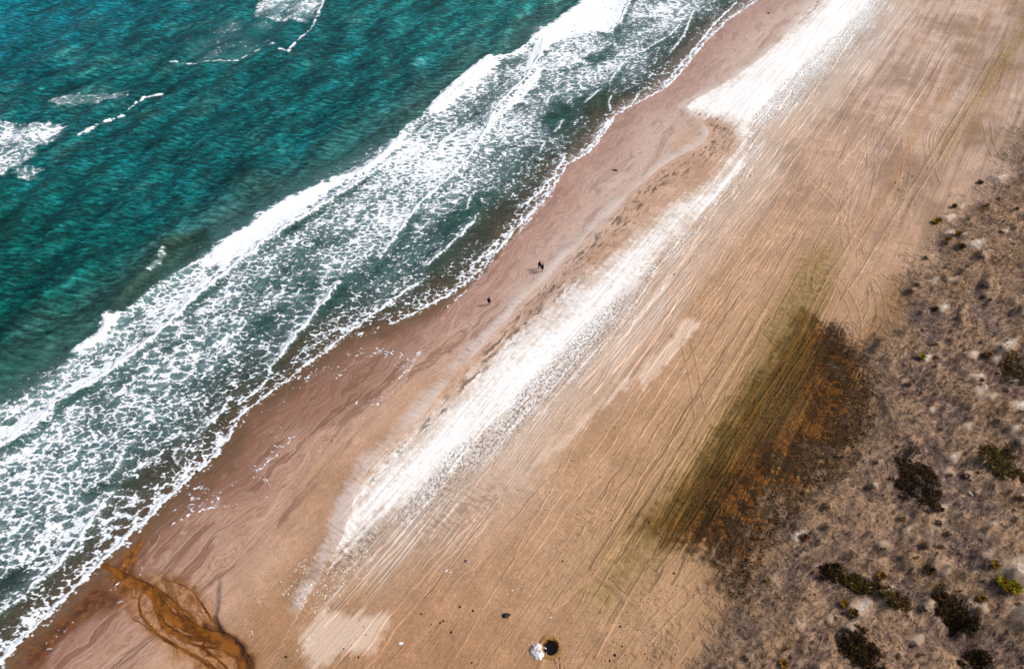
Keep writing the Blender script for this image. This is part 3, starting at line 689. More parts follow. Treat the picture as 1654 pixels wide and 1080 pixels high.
def tri_clip(X, Y, PHI):
    ny, nx = X.shape
    i = np.arange(ny * nx).reshape(ny, nx)
    t = np.concatenate([np.stack([i[:-1, :-1], i[:-1, 1:], i[1:, 1:]], -1).reshape(-1, 3), np.stack([i[:-1, :-1], i[1:, 1:], i[1:, :-1]], -1).reshape(-1, 3)])
    p = PHI.ravel(); co = np.stack([X.ravel(), Y.ravel()], -1)
    s = p > 0; k = s[t].sum(1)
    full = t[k == 3]; out = [full]
    base = len(p); keys = []
    def edge(a, b):
        lo = np.minimum(a, b); hi = np.maximum(a, b); return lo.astype(np.int64) * base + hi
    parts = []
    t1 = t[k == 1]; r = np.argmax(s[t1], 1); a = t1[np.arange(len(t1)), r]; b = t1[np.arange(len(t1)), (r + 1) % 3]; d = t1[np.arange(len(t1)), (r + 2) % 3]
    e1 = (a, edge(a, b), edge(a, d))
    t2 = t[k == 2]; r = np.argmin(s[t2], 1); a2 = t2[np.arange(len(t2)), r]; b2 = t2[np.arange(len(t2)), (r + 1) % 3]; d2 = t2[np.arange(len(t2)), (r + 2) % 3]
    eab = edge(a2, b2); ead = edge(a2, d2)
    allk = np.concatenate([e1[1], e1[2], eab, ead]); u, inv = np.unique(allk, return_inverse=True)
    lo = u // base; hi = u % base; tt = p[lo] / (p[lo] - p[hi])
    nc = co[lo] + (co[hi] - co[lo]) * tt[:, None]
    n1, n2_ = len(t1), len(t2)
    i1 = base + inv[:n1]; i2 = base + inv[n1:2 * n1]; i3 = base + inv[2 * n1:2 * n1 + n2_]; i4 = base + inv[2 * n1 + n2_:]
    tris = np.concatenate([full, np.stack([e1[0], i1, i2], -1), np.stack([i3, b2, d2], -1), np.stack([i3, d2, i4], -1)])
    C = np.concatenate([co, nc]); PH = np.concatenate([p, np.zeros(len(nc))])
    used = np.unique(tris); mp = np.full(len(C), -1); mp[used] = np.arange(len(used))
    return C[used], PH[used], mp[tris]

def foam_sheet(xs, ys, extra=None):
    X, Y = np.meshgrid(xs, ys)
    D = foam_density(X, Y)
    m = D.max() > .1
    PHI = lace(X, Y, D)
    C, PH, T = tri_clip(X, Y, PHI)
    zs = sea_z(C[:, 0], C[:, 1]); zg = ground_z(C[:, 0], C[:, 1])
    z = np.maximum(zs, zg) + .012 + .10 * np.clip(PH, 0, .8) ** .8
    Dv = foam_density(C[:, 0], C[:, 1])
    z = z + .22 * sstep(.85, 1.2, Dv) * (1 + .8 * fbm(C[:, 0] * 1.4, C[:, 1] * 1.0, 141, 3))
    return np.column_stack([C, z]), T, np.clip(PH / .16, 0, 1).reshape(-1, 1)

SEA_D = foam_density(HX, HY)

def sea_material():
    M = NT('sea_water'); O = M.n('ShaderNodeTexCoord').outputs['Object']
    mul = lambda *a_: a_[0] if len(a_) == 1 else M.math('MULTIPLY', a_[0], mul(*a_[1:]))
    al = M.attr('albedo').outputs['Color']; fd = M.attr('foam').outputs['Fac']; dp = M.attr('depth').outputs['Fac']
    rot = M.n('ShaderNodeVectorRotate', {'Vector': O, 'Angle': -.5}, rotation_type='Z_AXIS').outputs[0]
    wob = M.noise(O, .10, 3, .5, 0, True); Ow = M.vadd(rot, M.vmul(wob, (2, 2.6, 0)))
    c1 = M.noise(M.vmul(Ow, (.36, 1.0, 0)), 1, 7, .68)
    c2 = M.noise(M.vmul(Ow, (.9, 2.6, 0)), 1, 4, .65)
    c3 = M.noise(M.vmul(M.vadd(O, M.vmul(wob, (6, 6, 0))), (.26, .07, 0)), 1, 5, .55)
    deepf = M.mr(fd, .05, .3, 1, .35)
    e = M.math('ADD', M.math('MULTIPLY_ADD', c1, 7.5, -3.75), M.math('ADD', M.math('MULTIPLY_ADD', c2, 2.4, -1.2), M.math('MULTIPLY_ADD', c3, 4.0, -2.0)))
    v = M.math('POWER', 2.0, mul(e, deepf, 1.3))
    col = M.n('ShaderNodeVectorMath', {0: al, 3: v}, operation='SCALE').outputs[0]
    col = M.mix(mul(M.mr(e, .9, 3.2, 0, .6), deepf), col, rgba(sc(128, 186, 188)))  # sky reflections on the wavelets, painted into the water colour as light streaks
    # milky bubbles just under the surface
    bub = M.noise(M.vmul(O, (1.6, 1.1, 0)), 1.2, 6, .7)
    bub2 = M.voro(M.vadd(O, M.vmul(M.noise(O, 1.2, 2, .5, 0, True), (.7, .7, 0))), 2.6, 'DISTANCE_TO_EDGE')
    thin = mul(M.mr(fd, .2, .8), M.math('MAXIMUM', M.mr(bub, .5, .7, 0, .5), M.mr(bub2, .08, .02, 0, .6)), M.mr(dp, .02, .15))
    milk = mul(M.mr(fd, .12, .75), M.mr(M.noise(M.vmul(O, (.5, .3, 0)), 1, 5, .6), .3, .65, .08, .5), M.mr(dp, .15, .6))
    col = M.mix(milk, col, (.20, .38, .43, 1))
    col = M.mix(thin, col, (.62, .72, .74, 1))
    h = M.math('ADD', c1, mul(c2, .35))
    nb = M.bump(h, .7, .9)
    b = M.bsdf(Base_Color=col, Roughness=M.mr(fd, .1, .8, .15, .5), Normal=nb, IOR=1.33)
    M.put(b.inputs['Specular IOR Level'], .28)
    tr = M.n('ShaderNodeBsdfTransparent')
    cov = M.math('SUBTRACT', 1.0, M.math('POWER', 2.718, mul(M.math('MAXIMUM', dp, 0.0), -4.0)))
    cov = M.math('MAXIMUM', cov, mul(thin, .8))
    mx = M.n('ShaderNodeMixShader', {0: cov, 1: tr, 2: b})
    return M.done(mx)

def foam_material():
    M = NT('sea_foam'); O = M.n('ShaderNodeTexCoord').outputs['Object']
    n = M.noise(O, 3.0, 5, .65); n2 = M.noise(O, .5, 3, .5)
    th = M.attr('thick').outputs['Fac']
    col = M.mix(M.mr(n, .3, .55), (.66, .76, .84, 1), (.93, .95, .97, 1))
    b = M.bsdf(Base_Color=col, Roughness=.9, Normal=M.bump(M.math('ADD', n, n2), .25, .7))
    M.put(b.inputs['Specular IOR Level'], .1)
    cov = M.mr(M.math('ADD', th, M.math('MULTIPLY_ADD', M.noise(O, 5, 4, .7), .9, -.45)), 0, .95, .1, 1.0)
    return M.done(M.n('ShaderNodeMixShader', {0: cov, 1: M.n('ShaderNodeBsdfTransparent'), 2: b}))

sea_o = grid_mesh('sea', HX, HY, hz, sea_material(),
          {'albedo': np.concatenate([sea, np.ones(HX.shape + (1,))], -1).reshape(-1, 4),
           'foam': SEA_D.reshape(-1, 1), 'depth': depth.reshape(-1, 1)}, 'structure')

FOAM = foam_material()
fy = np.concatenate([np.arange(-28, 70, .2), np.arange(70, 140, .27), np.arange(140, 312, .4)])
co, T, ph_ = foam_sheet(np.arange(-49, 9.5, .2), fy)
fo = raw_mesh('surf_foam', co, T, FOAM, {'thick': ph_}, 'stuff')
fo['label'] = 'white lacy foam covering the surf along the shore'; fo['category'] = 'foam'
def cap_sheet(items, label):
    allp = np.concatenate(items); lo = allp.min(0) - 3; hi = allp.max(0) + 3
    co, T, ph_ = foam_sheet(np.arange(lo[0], hi[0], .24), np.arange(lo[1], min(hi[1], 250), .26))
    o = raw_mesh('whitecap_foam', co, T, FOAM, {'thick': ph_}, 'stuff'); o['label'] = label; o['category'] = 'foam'
cap_sheet([CAPS[0][0], CAPS[1][0], CAPLINES[0][0], CAPLINES[1][0], CAPLINES[3][0]], 'large lacy whitecap near the top edge of the sea')
cap_sheet([CAPS[2][0]], 'small thin foam streak behind the long crest line offshore')
cap_sheet([CAPS[3][0], CAPS[4][0]], 'thick white foam patch at the left edge of the sea')
cap_sheet([CAPLINES[2][0]], 'narrow white crest line between the foam patches offshore')
# foam left on the wet sand by the last wave
xs = np.arange(-6, 15, .15); ys = np.arange(-20, 112, .16); X, Y = np.meshgrid(xs, ys)
n2 = fbm(X * .5, Y * .5, 151, 3); n3 = fbm(X * 1.6, Y * 1.6, 153, 3); g = fbm(X * .1, Y * .1, 155, 2)
dwv = X - SW(Y) + .7 * n2 + .4 * n3
fr = sstep(.3, .05, np.abs(dwv)) * sstep(-.25, .35, g + .5 * n2)
inn = sstep(.2, -.6, dwv) * sstep(.5, 2, X - SL(Y)) * np.clip(.2 + .35 * g + .15 * n2, 0, .4)
rag = X - SL(Y) + .9 * n2 + .5 * n3
shore = sstep(1.6, .2, rag) * sstep(-1.5, 0, rag) * .42
Dm = np.maximum(np.maximum(fr * .85 * sstep(-10, 4, Y), inn), shore)
C2, PH2, T2 = tri_clip(X, Y, lace(X, Y, Dm))
z2 = np.maximum(ground_z(C2[:, 0], C2[:, 1]), sea_z(C2[:, 0], C2[:, 1])) + .012 + .04 * np.clip(PH2, 0, .5)
sf = raw_mesh('swash_foam', np.column_stack([C2, z2]), T2, FOAM, {'thick': np.clip(PH2 / .16, 0, 1).reshape(-1, 1)}, 'stuff'); sf['label'] = 'thin broken foam lines left on the wet sand'; sf['category'] = 'foam'

# ------------------------------------------------------------------ things
import bmesh
from mathutils import Vector, Matrix, Euler
def flat_mat(name, cols, scale=3.0, rough=.85, spec=.2, bump=.0):
    M = NT(name); O = M.n('ShaderNodeTexCoord').outputs['Object']
    n = M.noise(O, scale, 4, .6)
    col = M.mix(M.mr(n, .35, .65), rgba(cols[0]), rgba(cols[1]))
    b = M.bsdf(Base_Color=col, Roughness=rough)
    if bump: M.put(b.inputs['Normal'], M.bump(n, bump, .8))
    M.put(b.inputs['Specular IOR Level'], spec)
    return M.done(b)
def tag(o, label, cat, group=None):
    o['label'] = label; o['category'] = cat
    if group: o['group'] = group
    return o
def mesh_obj(name, bm, mat, parent=None, smooth=True):
    me = bpy.data.meshes.new(name); bm.to_mesh(me); bm.free()
    me.polygons.foreach_set('use_smooth', [smooth] * len(me.polygons))
    for m in (mat if isinstance(mat, (list, tuple)) else [mat]): me.materials.append(m)
    o = bpy.data.objects.new(name, me); COL.objects.link(o)
    if parent: o.parent = parent
    return o
def empty(name, loc, rz=0):
    o = bpy.data.objects.new(name, None); COL.objects.link(o); o.location = loc; o.rotation_euler = (0, 0, rz); return o
def gz1(x, y): return float(ground_z(np.array([x]), np.array([y]))[0])

# ---- wheel tracks pressed into the sand: low ridged ribbons that carry the sand's own pigment
def nearest(x, y):
    i = np.clip(np.searchsorted(gx, x), 1, len(gx) - 1); i = np.where(np.abs(gx[i - 1] - x) < np.abs(gx[i] - x), i - 1, i)
    j = np.clip(np.searchsorted(gy, y), 1, len(gy) - 1); j = np.where(np.abs(gy[j - 1] - y) < np.abs(gy[j] - y), j - 1, j)
    return j, i
def resample(pts, step):
    d = np.r_[0, np.cumsum(np.hypot(*np.diff(pts, axis=0).T))]; n = max(int(d[-1] / step), 2); t = np.linspace(0, d[-1], n)
    q = np.column_stack([np.interp(t, d, pts[:, 0]), np.interp(t, d, pts[:, 1])])
    for _ in range(3): q[1:-1] = (q[:-2] + 2 * q[1:-1] + q[2:]) / 4
    return q, t
def track(pts, width=.3, tone=(1.1, .72), relief=.05, wander=.12, seed=0, gaps=.25):
    q, t = resample(pts, .4)
    tg = np.gradient(q, axis=0); tg /= np.linalg.norm(tg, axis=1)[:, None]; nm = np.column_stack([tg[:, 1], -tg[:, 0]])
    q = q + nm * (wander * fbm(t * .15, t * 0 + seed, 161 + seed, 3))[:, None]
    wv_ = width * (1 + .35 * fbm(t * .5, t * 0, 171 + seed, 2))
    offs = np.array([-1.0, -.55, 0, .55, 1.0]); hs = np.array([-.05, 1, -.1, .9, -.05]) * relief; tn = np.array([1, tone[0], tone[1], tone[0], 1])
    g = sstep(-.35, .1, fbm(t * .08, t * 0 + 3, 181 + seed, 2) + gaps)           # worn away in places
    V = (q[:, None, :] + nm[:, None, :] * (offs[None, :] * wv_[:, None])[..., None]).reshape(-1, 2)
    gg = np.repeat(g, 5)
    Z = ground_z(V[:, 0], V[:, 1]) + .02 + np.tile(hs, len(q)) * gg - .06 * (1 - gg) - .03 * np.tile(np.abs(offs) > .9, len(q))
    j, i = nearest(V[:, 0], V[:, 1])
    at_ = {k_: v_[j, i].copy() for k_, v_ in ATT.items()}
    at_['fd'][:, 3] = 1 + (np.tile(tn, len(q)) - 1) * gg
    n = len(q); idx = np.arange(n * 5).reshape(n, 5)
    F = np.stack([idx[:-1, :-1], idx[:-1, 1:], idx[1:, 1:], idx[1:, :-1]], -1).reshape(-1, 4)
    return raw_mesh('tyre_track', np.column_stack([V, Z]), F, SAND, at_, 'structure')
ARCS = [[(1413, 445), (1430, 469), (1433, 499), (1423, 526), (1399, 557), (1372, 567)], [(1409, 452), (1418, 479), (1419, 506), (1406, 533), (1386, 550), (1358, 560)],
        [(1404, 459), (1406, 493), (1396, 513), (1375, 523), (1345, 530)], [(1415, 515), (1392, 533), (1338, 541)],
        [(1257, 489), (1277, 506), (1297, 520), (1328, 526)], [(1230, 523), (1253, 547), (1284, 557), (1311, 564)], [(1233, 533), (1257, 557), (1285, 566)],
        [(1520, 440), (1490, 447), (1465, 452), (1440, 455), (1420, 460)], [(1590, 195), (1596, 225), (1606, 250), (1614, 262)], [(1602, 190), (1606, 222), (1618, 250), (1628, 256)],
        [(1625, 80), (1628, 100), (1618, 125), (1600, 150)], [(1540, 95), (1580, 108), (1625, 112)],
        [(955, 925), (985, 945), (1018, 968)], [(968, 935), (1000, 958), (1025, 975)], [(985, 930), (1010, 955)],
        [(1450, 385), (1490, 392), (1515, 405)], [(1500, 740), (1420, 790), (1330, 815), (1260, 835)]]
for i, a_ in enumerate(ARCS): track(P(a_), .28, (1.15, .62), .06, .1, i, .6)
LONG = [([(1277, 545), (1209, 645), (1155, 720), (1095, 800)], .5, (1.3, 1.0)), ([(1160, 655), (1109, 728), (1052, 819), (957, 924), (889, 985)], .45, (1.22, 1.1)),
        ([(1347, 577), (1311, 625), (1270, 716), (1243, 778), (1192, 887), (1165, 930)], .55, (1.35, 1.25)), ([(1310, 545), (1250, 640), (1180, 750), (1110, 850), (1060, 920)], .35, (1.2, .5)),
        ([(1325, 560), (1262, 655), (1200, 755), (1140, 850)], .35, (1.2, .5)), ([(1292, 548), (1230, 640), (1170, 725), (1100, 820)], .35, (1.15, .5)),
        ([(1302, 548), (1240, 645), (1176, 742), (1120, 825)], .3, (1.1, .55)), ([(1400, 345), (1340, 440), (1300, 510), (1270, 560)], .3, (1.15, .65)), ([(1412, 350), (1352, 445), (1310, 520)], .3, (1.15, .65)),
        ([(1620, 60), (1590, 110), (1560, 160), (1510, 240), (1460, 320), (1400, 420), (1360, 480)], .3, (1.15, .65)), ([(1632, 62), (1602, 112), (1572, 164), (1522, 246), (1470, 328)], .3, (1.15, .65)),
        ([(1540, 60), (1500, 130), (1460, 190), (1390, 290), (1330, 380)], .3, (1.15, .7)), ([(1550, 10), (1510, 85), (1480, 140), (1440, 200)], .3, (1.2, .7)),
        ([(1350, 960), (1290, 1010), (1240, 1080)], .3, (1.1, .8)), ([(1560, 430), (1520, 520), (1480, 620)], .28, (1.2, .9)), ([(1545, 560), (1505, 660), (1470, 740)], .28, (1.2, .9)),
        ([(1495, 690), (1440, 780), (1400, 850)], .28, (1.15, .85)), ([(1050, 900), (1000, 985), (960, 1060)], .3, (1.15, .7))]
for i, (a_, w_, t_) in enumerate(LONG): track(P(a_), w_ * 1.35, (t_[0], t_[1] * .85 if t_[1] < 1 else t_[1]), .07, .15, 30 + i, .7)
rt = random.Random(5)
for i in range(34):
    x0 = rt.uniform(30, 62); y0 = rt.uniform(-25, 150); L_ = rt.uniform(40, 130); sl_ = rt.uniform(-.05, .05)
    yy = np.arange(y0, y0 + L_, 6.0); xx = x0 + sl_ * (yy - y0) + .0008 * rt.uniform(-1, 1) * (yy - y0) ** 2
    if np.any(xx > DB(yy) - 2): continue
    tn = rt.choice([(1.12, .75), (1.25, 1.1), (1.05, .6), (1.3, 1.2)])
    track(np.column_stack([xx, yy]), rt.uniform(.14, .26), tn, .04, .5, 60 + i, .15)
    if rt.random() < .6: track(np.column_stack([xx + 1.7, yy]), .2, tn, .04, .5, 60 + i, .15)
for i in range(16):                              # pale wind-blown ridges just inland of the white band
    y0 = rt.uniform(0, 220); x0 = float(SL(y0)) + rt.uniform(27, 38); L_ = rt.uniform(15, 60)
    yy = np.arange(y0, y0 + L_, 5.0); xx = x0 + (SL(yy) - SL(y0)) * .3 + rt.uniform(-.06, .03) * (yy - y0)
    track(np.column_stack([xx, yy]), rt.uniform(.15, .3), (1.5, 1.4), .05, .4, 100 + i, .1)

for i in range(13):                              # vehicles turning across the upper beach
    y0 = rt.uniform(15, 170); x0 = float(DB(y0)) - rt.uniform(3, 18); a0 = rt.uniform(-.5, .5); k0 = rt.uniform(-.05, .05); q_ = [(x0, y0)]
    for k_ in range(24):
        a0 += k0; q_.append((q_[-1][0] + 1.2 * math.sin(a0), q_[-1][1] + 1.2 * math.cos(a0)))
    q_ = np.array(q_); nn_ = np.array([math.cos(a0), -math.sin(a0)])
    if np.any(q_[:, 0] > DB(q_[:, 1]) + 3): continue
    tn = rt.choice([(1.15, .68), (1.2, .8)])
    track(q_, .24, tn, .05, .1, 160 + i, .4); track(q_ + nn_ * 1.7, .24, tn, .05, .1, 160 + i, .4)
for i in range(26):                              # thin pale ridges on the far beach
    y0 = rt.uniform(95, 230); x0 = float(SL(y0)) + rt.uniform(32, 62); L_ = rt.uniform(15, 50)
    yy = np.arange(y0, y0 + L_, 5.0); xx = x0 + rt.uniform(-.05, .02) * (yy - y0)
    if np.any(xx > DB(yy) - 3): continue
    track(np.column_stack([xx, yy]), rt.uniform(.16, .3), (1.28, 1.2), .05, .4, 130 + i, .2)

STREAM = NT('amber_stream'); O_ = STREAM.n('ShaderNodeTexCoord').outputs['Object']; ac = STREAM.attr('across').outputs['Fac']; n_ = STREAM.noise(O_, 2.6, 4, .6)
cc_ = STREAM.mix(STREAM.mr(STREAM.math('ADD', ac, STREAM.math('MULTIPLY_ADD', n_, .5, -.25)), .25, .75), rgba(sc(150, 92, 30)), rgba(sc(34, 18, 4)))
cc_ = STREAM.mix(STREAM.mr(STREAM.noise(O_, .5, 3, .6), .42, .62, 0, .75), cc_, rgba(sc(84, 46, 10)))
bs_ = STREAM.bsdf(Base_Color=cc_, Roughness=.18, Normal=STREAM.bump(n_, .04, .5)); STREAM.put(bs_.inputs['Specular IOR Level'], .35); STREAM = STREAM.done(bs_)
def stream(px, w0, w1, seed, dark=0.0):
    q, t = resample(smooth_line(P(px), 2), .12); tg = np.gradient(q, axis=0); tg /= np.linalg.norm(tg, axis=1)[:, None]; nm = np.column_stack([tg[:, 1], -tg[:, 0]])
    q = q + nm * (.16 * fbm(t * .35, t * 0, 211 + seed, 3))[:, None]
    u_ = t / t[-1]; w = (w0 + (w1 - w0) * u_) * (1 + .45 * fbm(t * .3, t * 0 + 5, 221 + seed, 3)) * np.clip(np.minimum(u_, 1 - u_) * 14 + .1, 0, 1)
    offs = np.linspace(-1, 1, 9); V = (q[:, None, :] + nm[:, None, :] * (offs[None, :] * (.5 * w)[:, None])[..., None]).reshape(-1, 2)
    V = V + .05 * np.column_stack([fbm(V[:, 0] * 2, V[:, 1] * 2, 231, 2), fbm(V[:, 0] * 2, V[:, 1] * 2, 233, 2)])
    Z = ground_z(V[:, 0], V[:, 1]) + .02; n = len(q); idx = np.arange(n * 9).reshape(n, 9)
    F = np.stack([idx[:-1, :-1], idx[:-1, 1:], idx[1:, 1:], idx[1:, :-1]], -1).reshape(-1, 4)
    acr = np.clip(np.tile(np.where(offs > 0, np.abs(offs) ** 3 * .75, .25 * np.abs(offs)), n) + dark * .6, 0, 1).reshape(-1, 1)
    return raw_mesh('stream', np.column_stack([V, Z]), F, STREAM, {'across': acr}, 'structure')
stream([(399, 1110), (397, 1075), (388, 1052), (372, 1038), (348, 1026), (318, 1017), (290, 1005), (268, 990), (256, 970), (243, 953), (222, 941), (200, 930), (176, 915), (150, 905)], 1.7, .75, 1)
stream([(352, 1029), (322, 1030), (292, 1026), (266, 1012), (254, 990), (248, 966)], .8, .45, 2, .1)
stream([(228, 944), (252, 950), (276, 968), (291, 988), (312, 1008), (330, 1018)], .5, .7, 3, .05)
stream([(212, 995), (240, 1014), (282, 1040), (330, 1063), (366, 1092)], .10, .16, 4, .0)
stream([(314, 1014), (330, 1030), (324, 1046), (352, 1062), (378, 1090)], .3, .2, 5, .1)
stream([(352, 1014), (334, 988), (314, 955), (292, 942), (262, 934)], .2, .12, 6, .0)
stream([(349, 985), (350, 1000), (356, 1017), (376, 1029), (394, 1048), (402, 1072), (402, 1105)], .04, .7, 7, .6)
stream([(230, 950), (222, 975), (232, 1000), (262, 1030), (300, 1050), (345, 1078), (362, 1100)], .3, .35, 9, .1)
stream([(280, 1022), (300, 1036), (330, 1042), (362, 1046), (385, 1062)], .25, .4, 10, .1)
stream([(262, 985), (280, 976), (300, 984), (318, 1004)], .2, .25, 8, .3)

for i in range(22):                              # combed furrows through the stained ground
    y0 = rt.uniform(38, 62); yy = np.arange(y0, y0 + rt.uniform(22, 50), 3.0); x0 = rt.uniform(-17, -4); base_ = 71.5 + x0
    xx = base_ + .012 * (yy - 60) * rt.uniform(-1, 1)
    track(np.column_stack([xx, yy]), rt.uniform(.14, .3), rt.choice([(1.0, .4), (1.35, 1.3), (.9, .45), (1.5, 1.2)]), .07, .35, 190 + i, .5)

# ---- pit dug in the beach, with a pool of dark water, and the heap beside it
def lathe(bm, prof, n, cx=0, cy=0, wob=None):
    rings = []
    for k, (r, z) in enumerate(prof):
        ring = []
        for i in range(n):
            a = 2 * math.pi * i / n; rr = r * (1 + (wob(a, k) if wob else 0))
            ring.append(bm.verts.new((cx + rr * math.cos(a), cy + rr * math.sin(a), z)))
        rings.append(ring)
    for a, b in zip(rings[:-1], rings[1:]):
        for i in range(n): bm.faces.new((a[i], a[(i + 1) % n], b[(i + 1) % n], b[i]))
    return rings
pz = float(ground_z(np.array([PIT[0] + 2.2]), np.array([PIT[1]]))[0])
pit = tag(empty('beach_pit', (PIT[0], PIT[1], pz)), 'round pit with dark water dug in the sand at the bottom edge', 'pit')
wb = lambda a, k: .05 * math.sin(3 * a + k) + .03 * math.sin(7 * a + 2 * k)
bm = bmesh.new(); lathe(bm, [(1.75, -.06), (1.45, .035), (1.22, .10), (1.08, .09), (1.0, 0), (.93, -.12)], 40, wob=wb)
mesh_obj('rim', bm, flat_mat('damp_sand', (sc(150, 104, 52), sc(190, 146, 100)), 4, bump=.1), pit)
bm = bmesh.new(); lathe(bm, [(.96, -.10), (.88, -.25), (.78, -.45), (.5, -.7)], 40, wob=wb)
mesh_obj('wall', bm, flat_mat('iron_sand', (sc(90, 50, 8), sc(150, 92, 20)), 6, bump=.1), pit)
bm = bmesh.new(); r_ = lathe(bm, [(.86, -.36), (.4, -.355)], 40, wob=wb); bm.faces.new(r_[-1])
mesh_obj('pool', bm, flat_mat('peat_water', ((.004, .003, .002), (.008, .005, .003)), 2, .08, .3), pit)
for a_ in ([(893, 1056), (899, 1066), (903, 1090)], [(902, 1052), (906, 1066), (905, 1090)]): track(P(a_), .16, (1.0, .35), .05, .05, 7, 1)
HEAP = at(868, 1049); hz_ = gz1(*HEAP)
heap = tag(empty('shell_heap', (HEAP[0], HEAP[1], hz_)), 'white heap of shells and sand beside the round pit', 'heap')
HM = flat_mat('shell_white', ((.78, .74, .72), (.93, .92, .91)), 7, bump=.15)
bm = bmesh.new()
bmesh.ops.create_icosphere(bm, subdivisions=4, radius=1.0)
for v in bm.verts:
    n_ = .16 * math.sin(5 * v.co.x + 2 * v.co.y) + .1 * math.sin(9 * v.co.y - 3 * v.co.x)
    v.co.x *= 1.0 * (1 + n_); v.co.y *= .75 * (1 + n_); v.co.z = v.co.z * .42 * (1 + .4 * n_) - .06
o = mesh_obj('mound', bm, HM, heap); o.rotation_euler = (0, 0, 2.4)
bm = bmesh.new()
for k_ in range(110):
    a = rt.uniform(0, 6.28); r = rt.random() ** .6 * 1.25; x_, y_ = r * math.cos(a), r * math.sin(a) * .85
    m = Matrix.Translation((x_, y_, max(.38 * (1 - r * r / 1.1), 0) + .02)) @ Euler((rt.uniform(-1, 1), rt.uniform(-1, 1), rt.uniform(0, 6))).to_matrix().to_4x4() @ Matrix.Diagonal((rt.uniform(.05, .11), rt.uniform(.05, .1), .03, 1))
    bmesh.ops.create_icosphere(bm, subdivisions=1, radius=1.0, matrix=m)
mesh_obj('shells', bm, flat_mat('shell_bits', (sc(170, 140, 120), (.9, .88, .86)), .9), heap, False)['kind'] = 'stuff'

# ---- grass tufts
def blade_bunch(n, rad, h, seed, spread=.6):
    r = random.Random(seed); co = []; F = []; sh = []
    for k_ in range(n):
        a = r.uniform(0, 6.28); q = rad * math.sqrt(r.random()); bx, by = q * math.cos(a), q * math.sin(a)
        la = a + r.uniform(-.7, .7); L = h * r.uniform(.6, 1.15); ln = spread * r.uniform(.3, 1.2)
        w = r.uniform(.03, .07); pa = la + 1.57; dx, dy = math.cos(la), math.sin(la); wx, wy = math.cos(pa) * w, math.sin(pa) * w
        b = len(co)
        co += [(bx - wx, by - wy, -.05), (bx + wx, by + wy, -.05), (bx + dx * L * ln * .5 + wx * .8, by + dy * L * ln * .5 + wy * .8, L * .7),
               (bx + dx * L * ln * .5 - wx * .8, by + dy * L * ln * .5 - wy * .8, L * .7), (bx + dx * L * ln * 1.2, by + dy * L * ln * 1.2, L * .85)]
        F += [(b, b + 1, b + 2), (b, b + 2, b + 3), (b + 3, b + 2, b + 4)]
        c_ = r.random(); sh += [(c_, c_, c_, 1)] * 5
    return np.array(co, np.float32), np.array(F), np.array(sh, np.float32)
def grass_mat(name, a, b, c_):
    M = NT(name); v = M.attr('shade').outputs['Fac']
    col = M.mix(M.mr(v, .15, .55), rgba(a), rgba(b)); col = M.mix(M.mr(v, .6, .95), col, rgba(c_))
    bb = M.bsdf(Base_Color=col, Roughness=.8); M.put(bb.inputs['Specular IOR Level'], .1); return M.done(bb)
GREEN = grass_mat('green_grass', sc(44, 44, 6), sc(150, 134, 14), sc(206, 190, 30))
YELLOW = grass_mat('yellow_grass', sc(30, 18, 4), sc(140, 92, 14), sc(200, 154, 46))
DRY = grass_mat('dry_grass', sc(28, 18, 8), sc(84, 56, 24), sc(168, 124, 66))
DARKV = grass_mat('dark_heath', sc(10, 7, 3), sc(50, 34, 12), sc(122, 90, 42))
OLV = grass_mat('olive_heath', sc(28, 20, 6), sc(86, 66, 22), sc(152, 120, 58))
def tuft_mesh(seed, n, rad, h, mat, name='grass_tuft', spread=.6):
    co, F, sh = blade_bunch(n, rad, h, seed, spread)
    o = raw_mesh(name, co, F, mat, {'shade': sh}, None, False); me = o.data; bpy.data.objects.remove(o); return me
BIG = [(1514, 354, .55, GREEN, 'bright green grass tuft at the beach edge of the dunes, beside a white sand tail'), (1519, 351, .5, YELLOW, 'yellow grass tuft touching the bright green one at the beach edge of the dunes'),
       (1547, 380, .6, YELLOW, 'square yellow-brown grass tuft above the broad white sand tail'), (1586, 290, .5, DRY, 'dark grass tuft at the foot of the topmost white sand patch on the right'),
       (1532, 386, .35, YELLOW, 'small yellow grass tuft left of the square yellow-brown tuft'), (1529, 391, .25, DRY, 'tiny dark tuft just below the small yellow grass tuft'),
       (1544, 329, .4, DRY, 'dark tuft in a small white sand spot above the bright green tuft'), (1491, 574, .4, GREEN, 'lone green tuft with a pale sand tail in the middle of the grey dunes'),
       (1618, 945, .75, GREEN, 'large yellow-green grass tuft beside the biggest white sand patch, left part'), (1632, 952, .75, GREEN, 'large yellow-green grass tuft beside the biggest white sand patch, right part'),
       (1625, 952, .7, YELLOW, 'dark yellow grass clump between the two large yellow-green tufts'), (1425, 928, .45, YELLOW, 'yellow tuft at the right end of the olive scrub strip'),
       (1366, 973, .4, YELLOW, 'yellow tuft above the white sand spot with dark twigs'), (1266, 1070, .4, YELLOW, 'yellow tuft near the bottom edge left of the dark scrub'),
       (1600, 918, .4, YELLOW, 'small orange-yellow tuft on the dune above the large yellow-green tufts'), (1586, 966, .35, YELLOW, 'small yellow tuft left of the largest white sand patch'),
       (1598, 570, .5, DRY, 'dark tuft at the left tip of a white sand tail at the right edge'), (1511, 498, .4, DRY, 'black tuft at the left tip of a white streak inside the grey dunes'),
       (1552, 400, .6, DRY, 'long dark tuft along the lower edge of the broad white sand tail'), (1378, 990, .5, DRY, 'dark spiky twigs on the white sand spot in the lower dunes'),
       (1300, 867, .4, DRY, 'brown tuft beside the pale sand strip left of the grey dunes'), (1504, 918, .5, DARKV, 'dark tuft on the rim of the small crater in the dunes')]
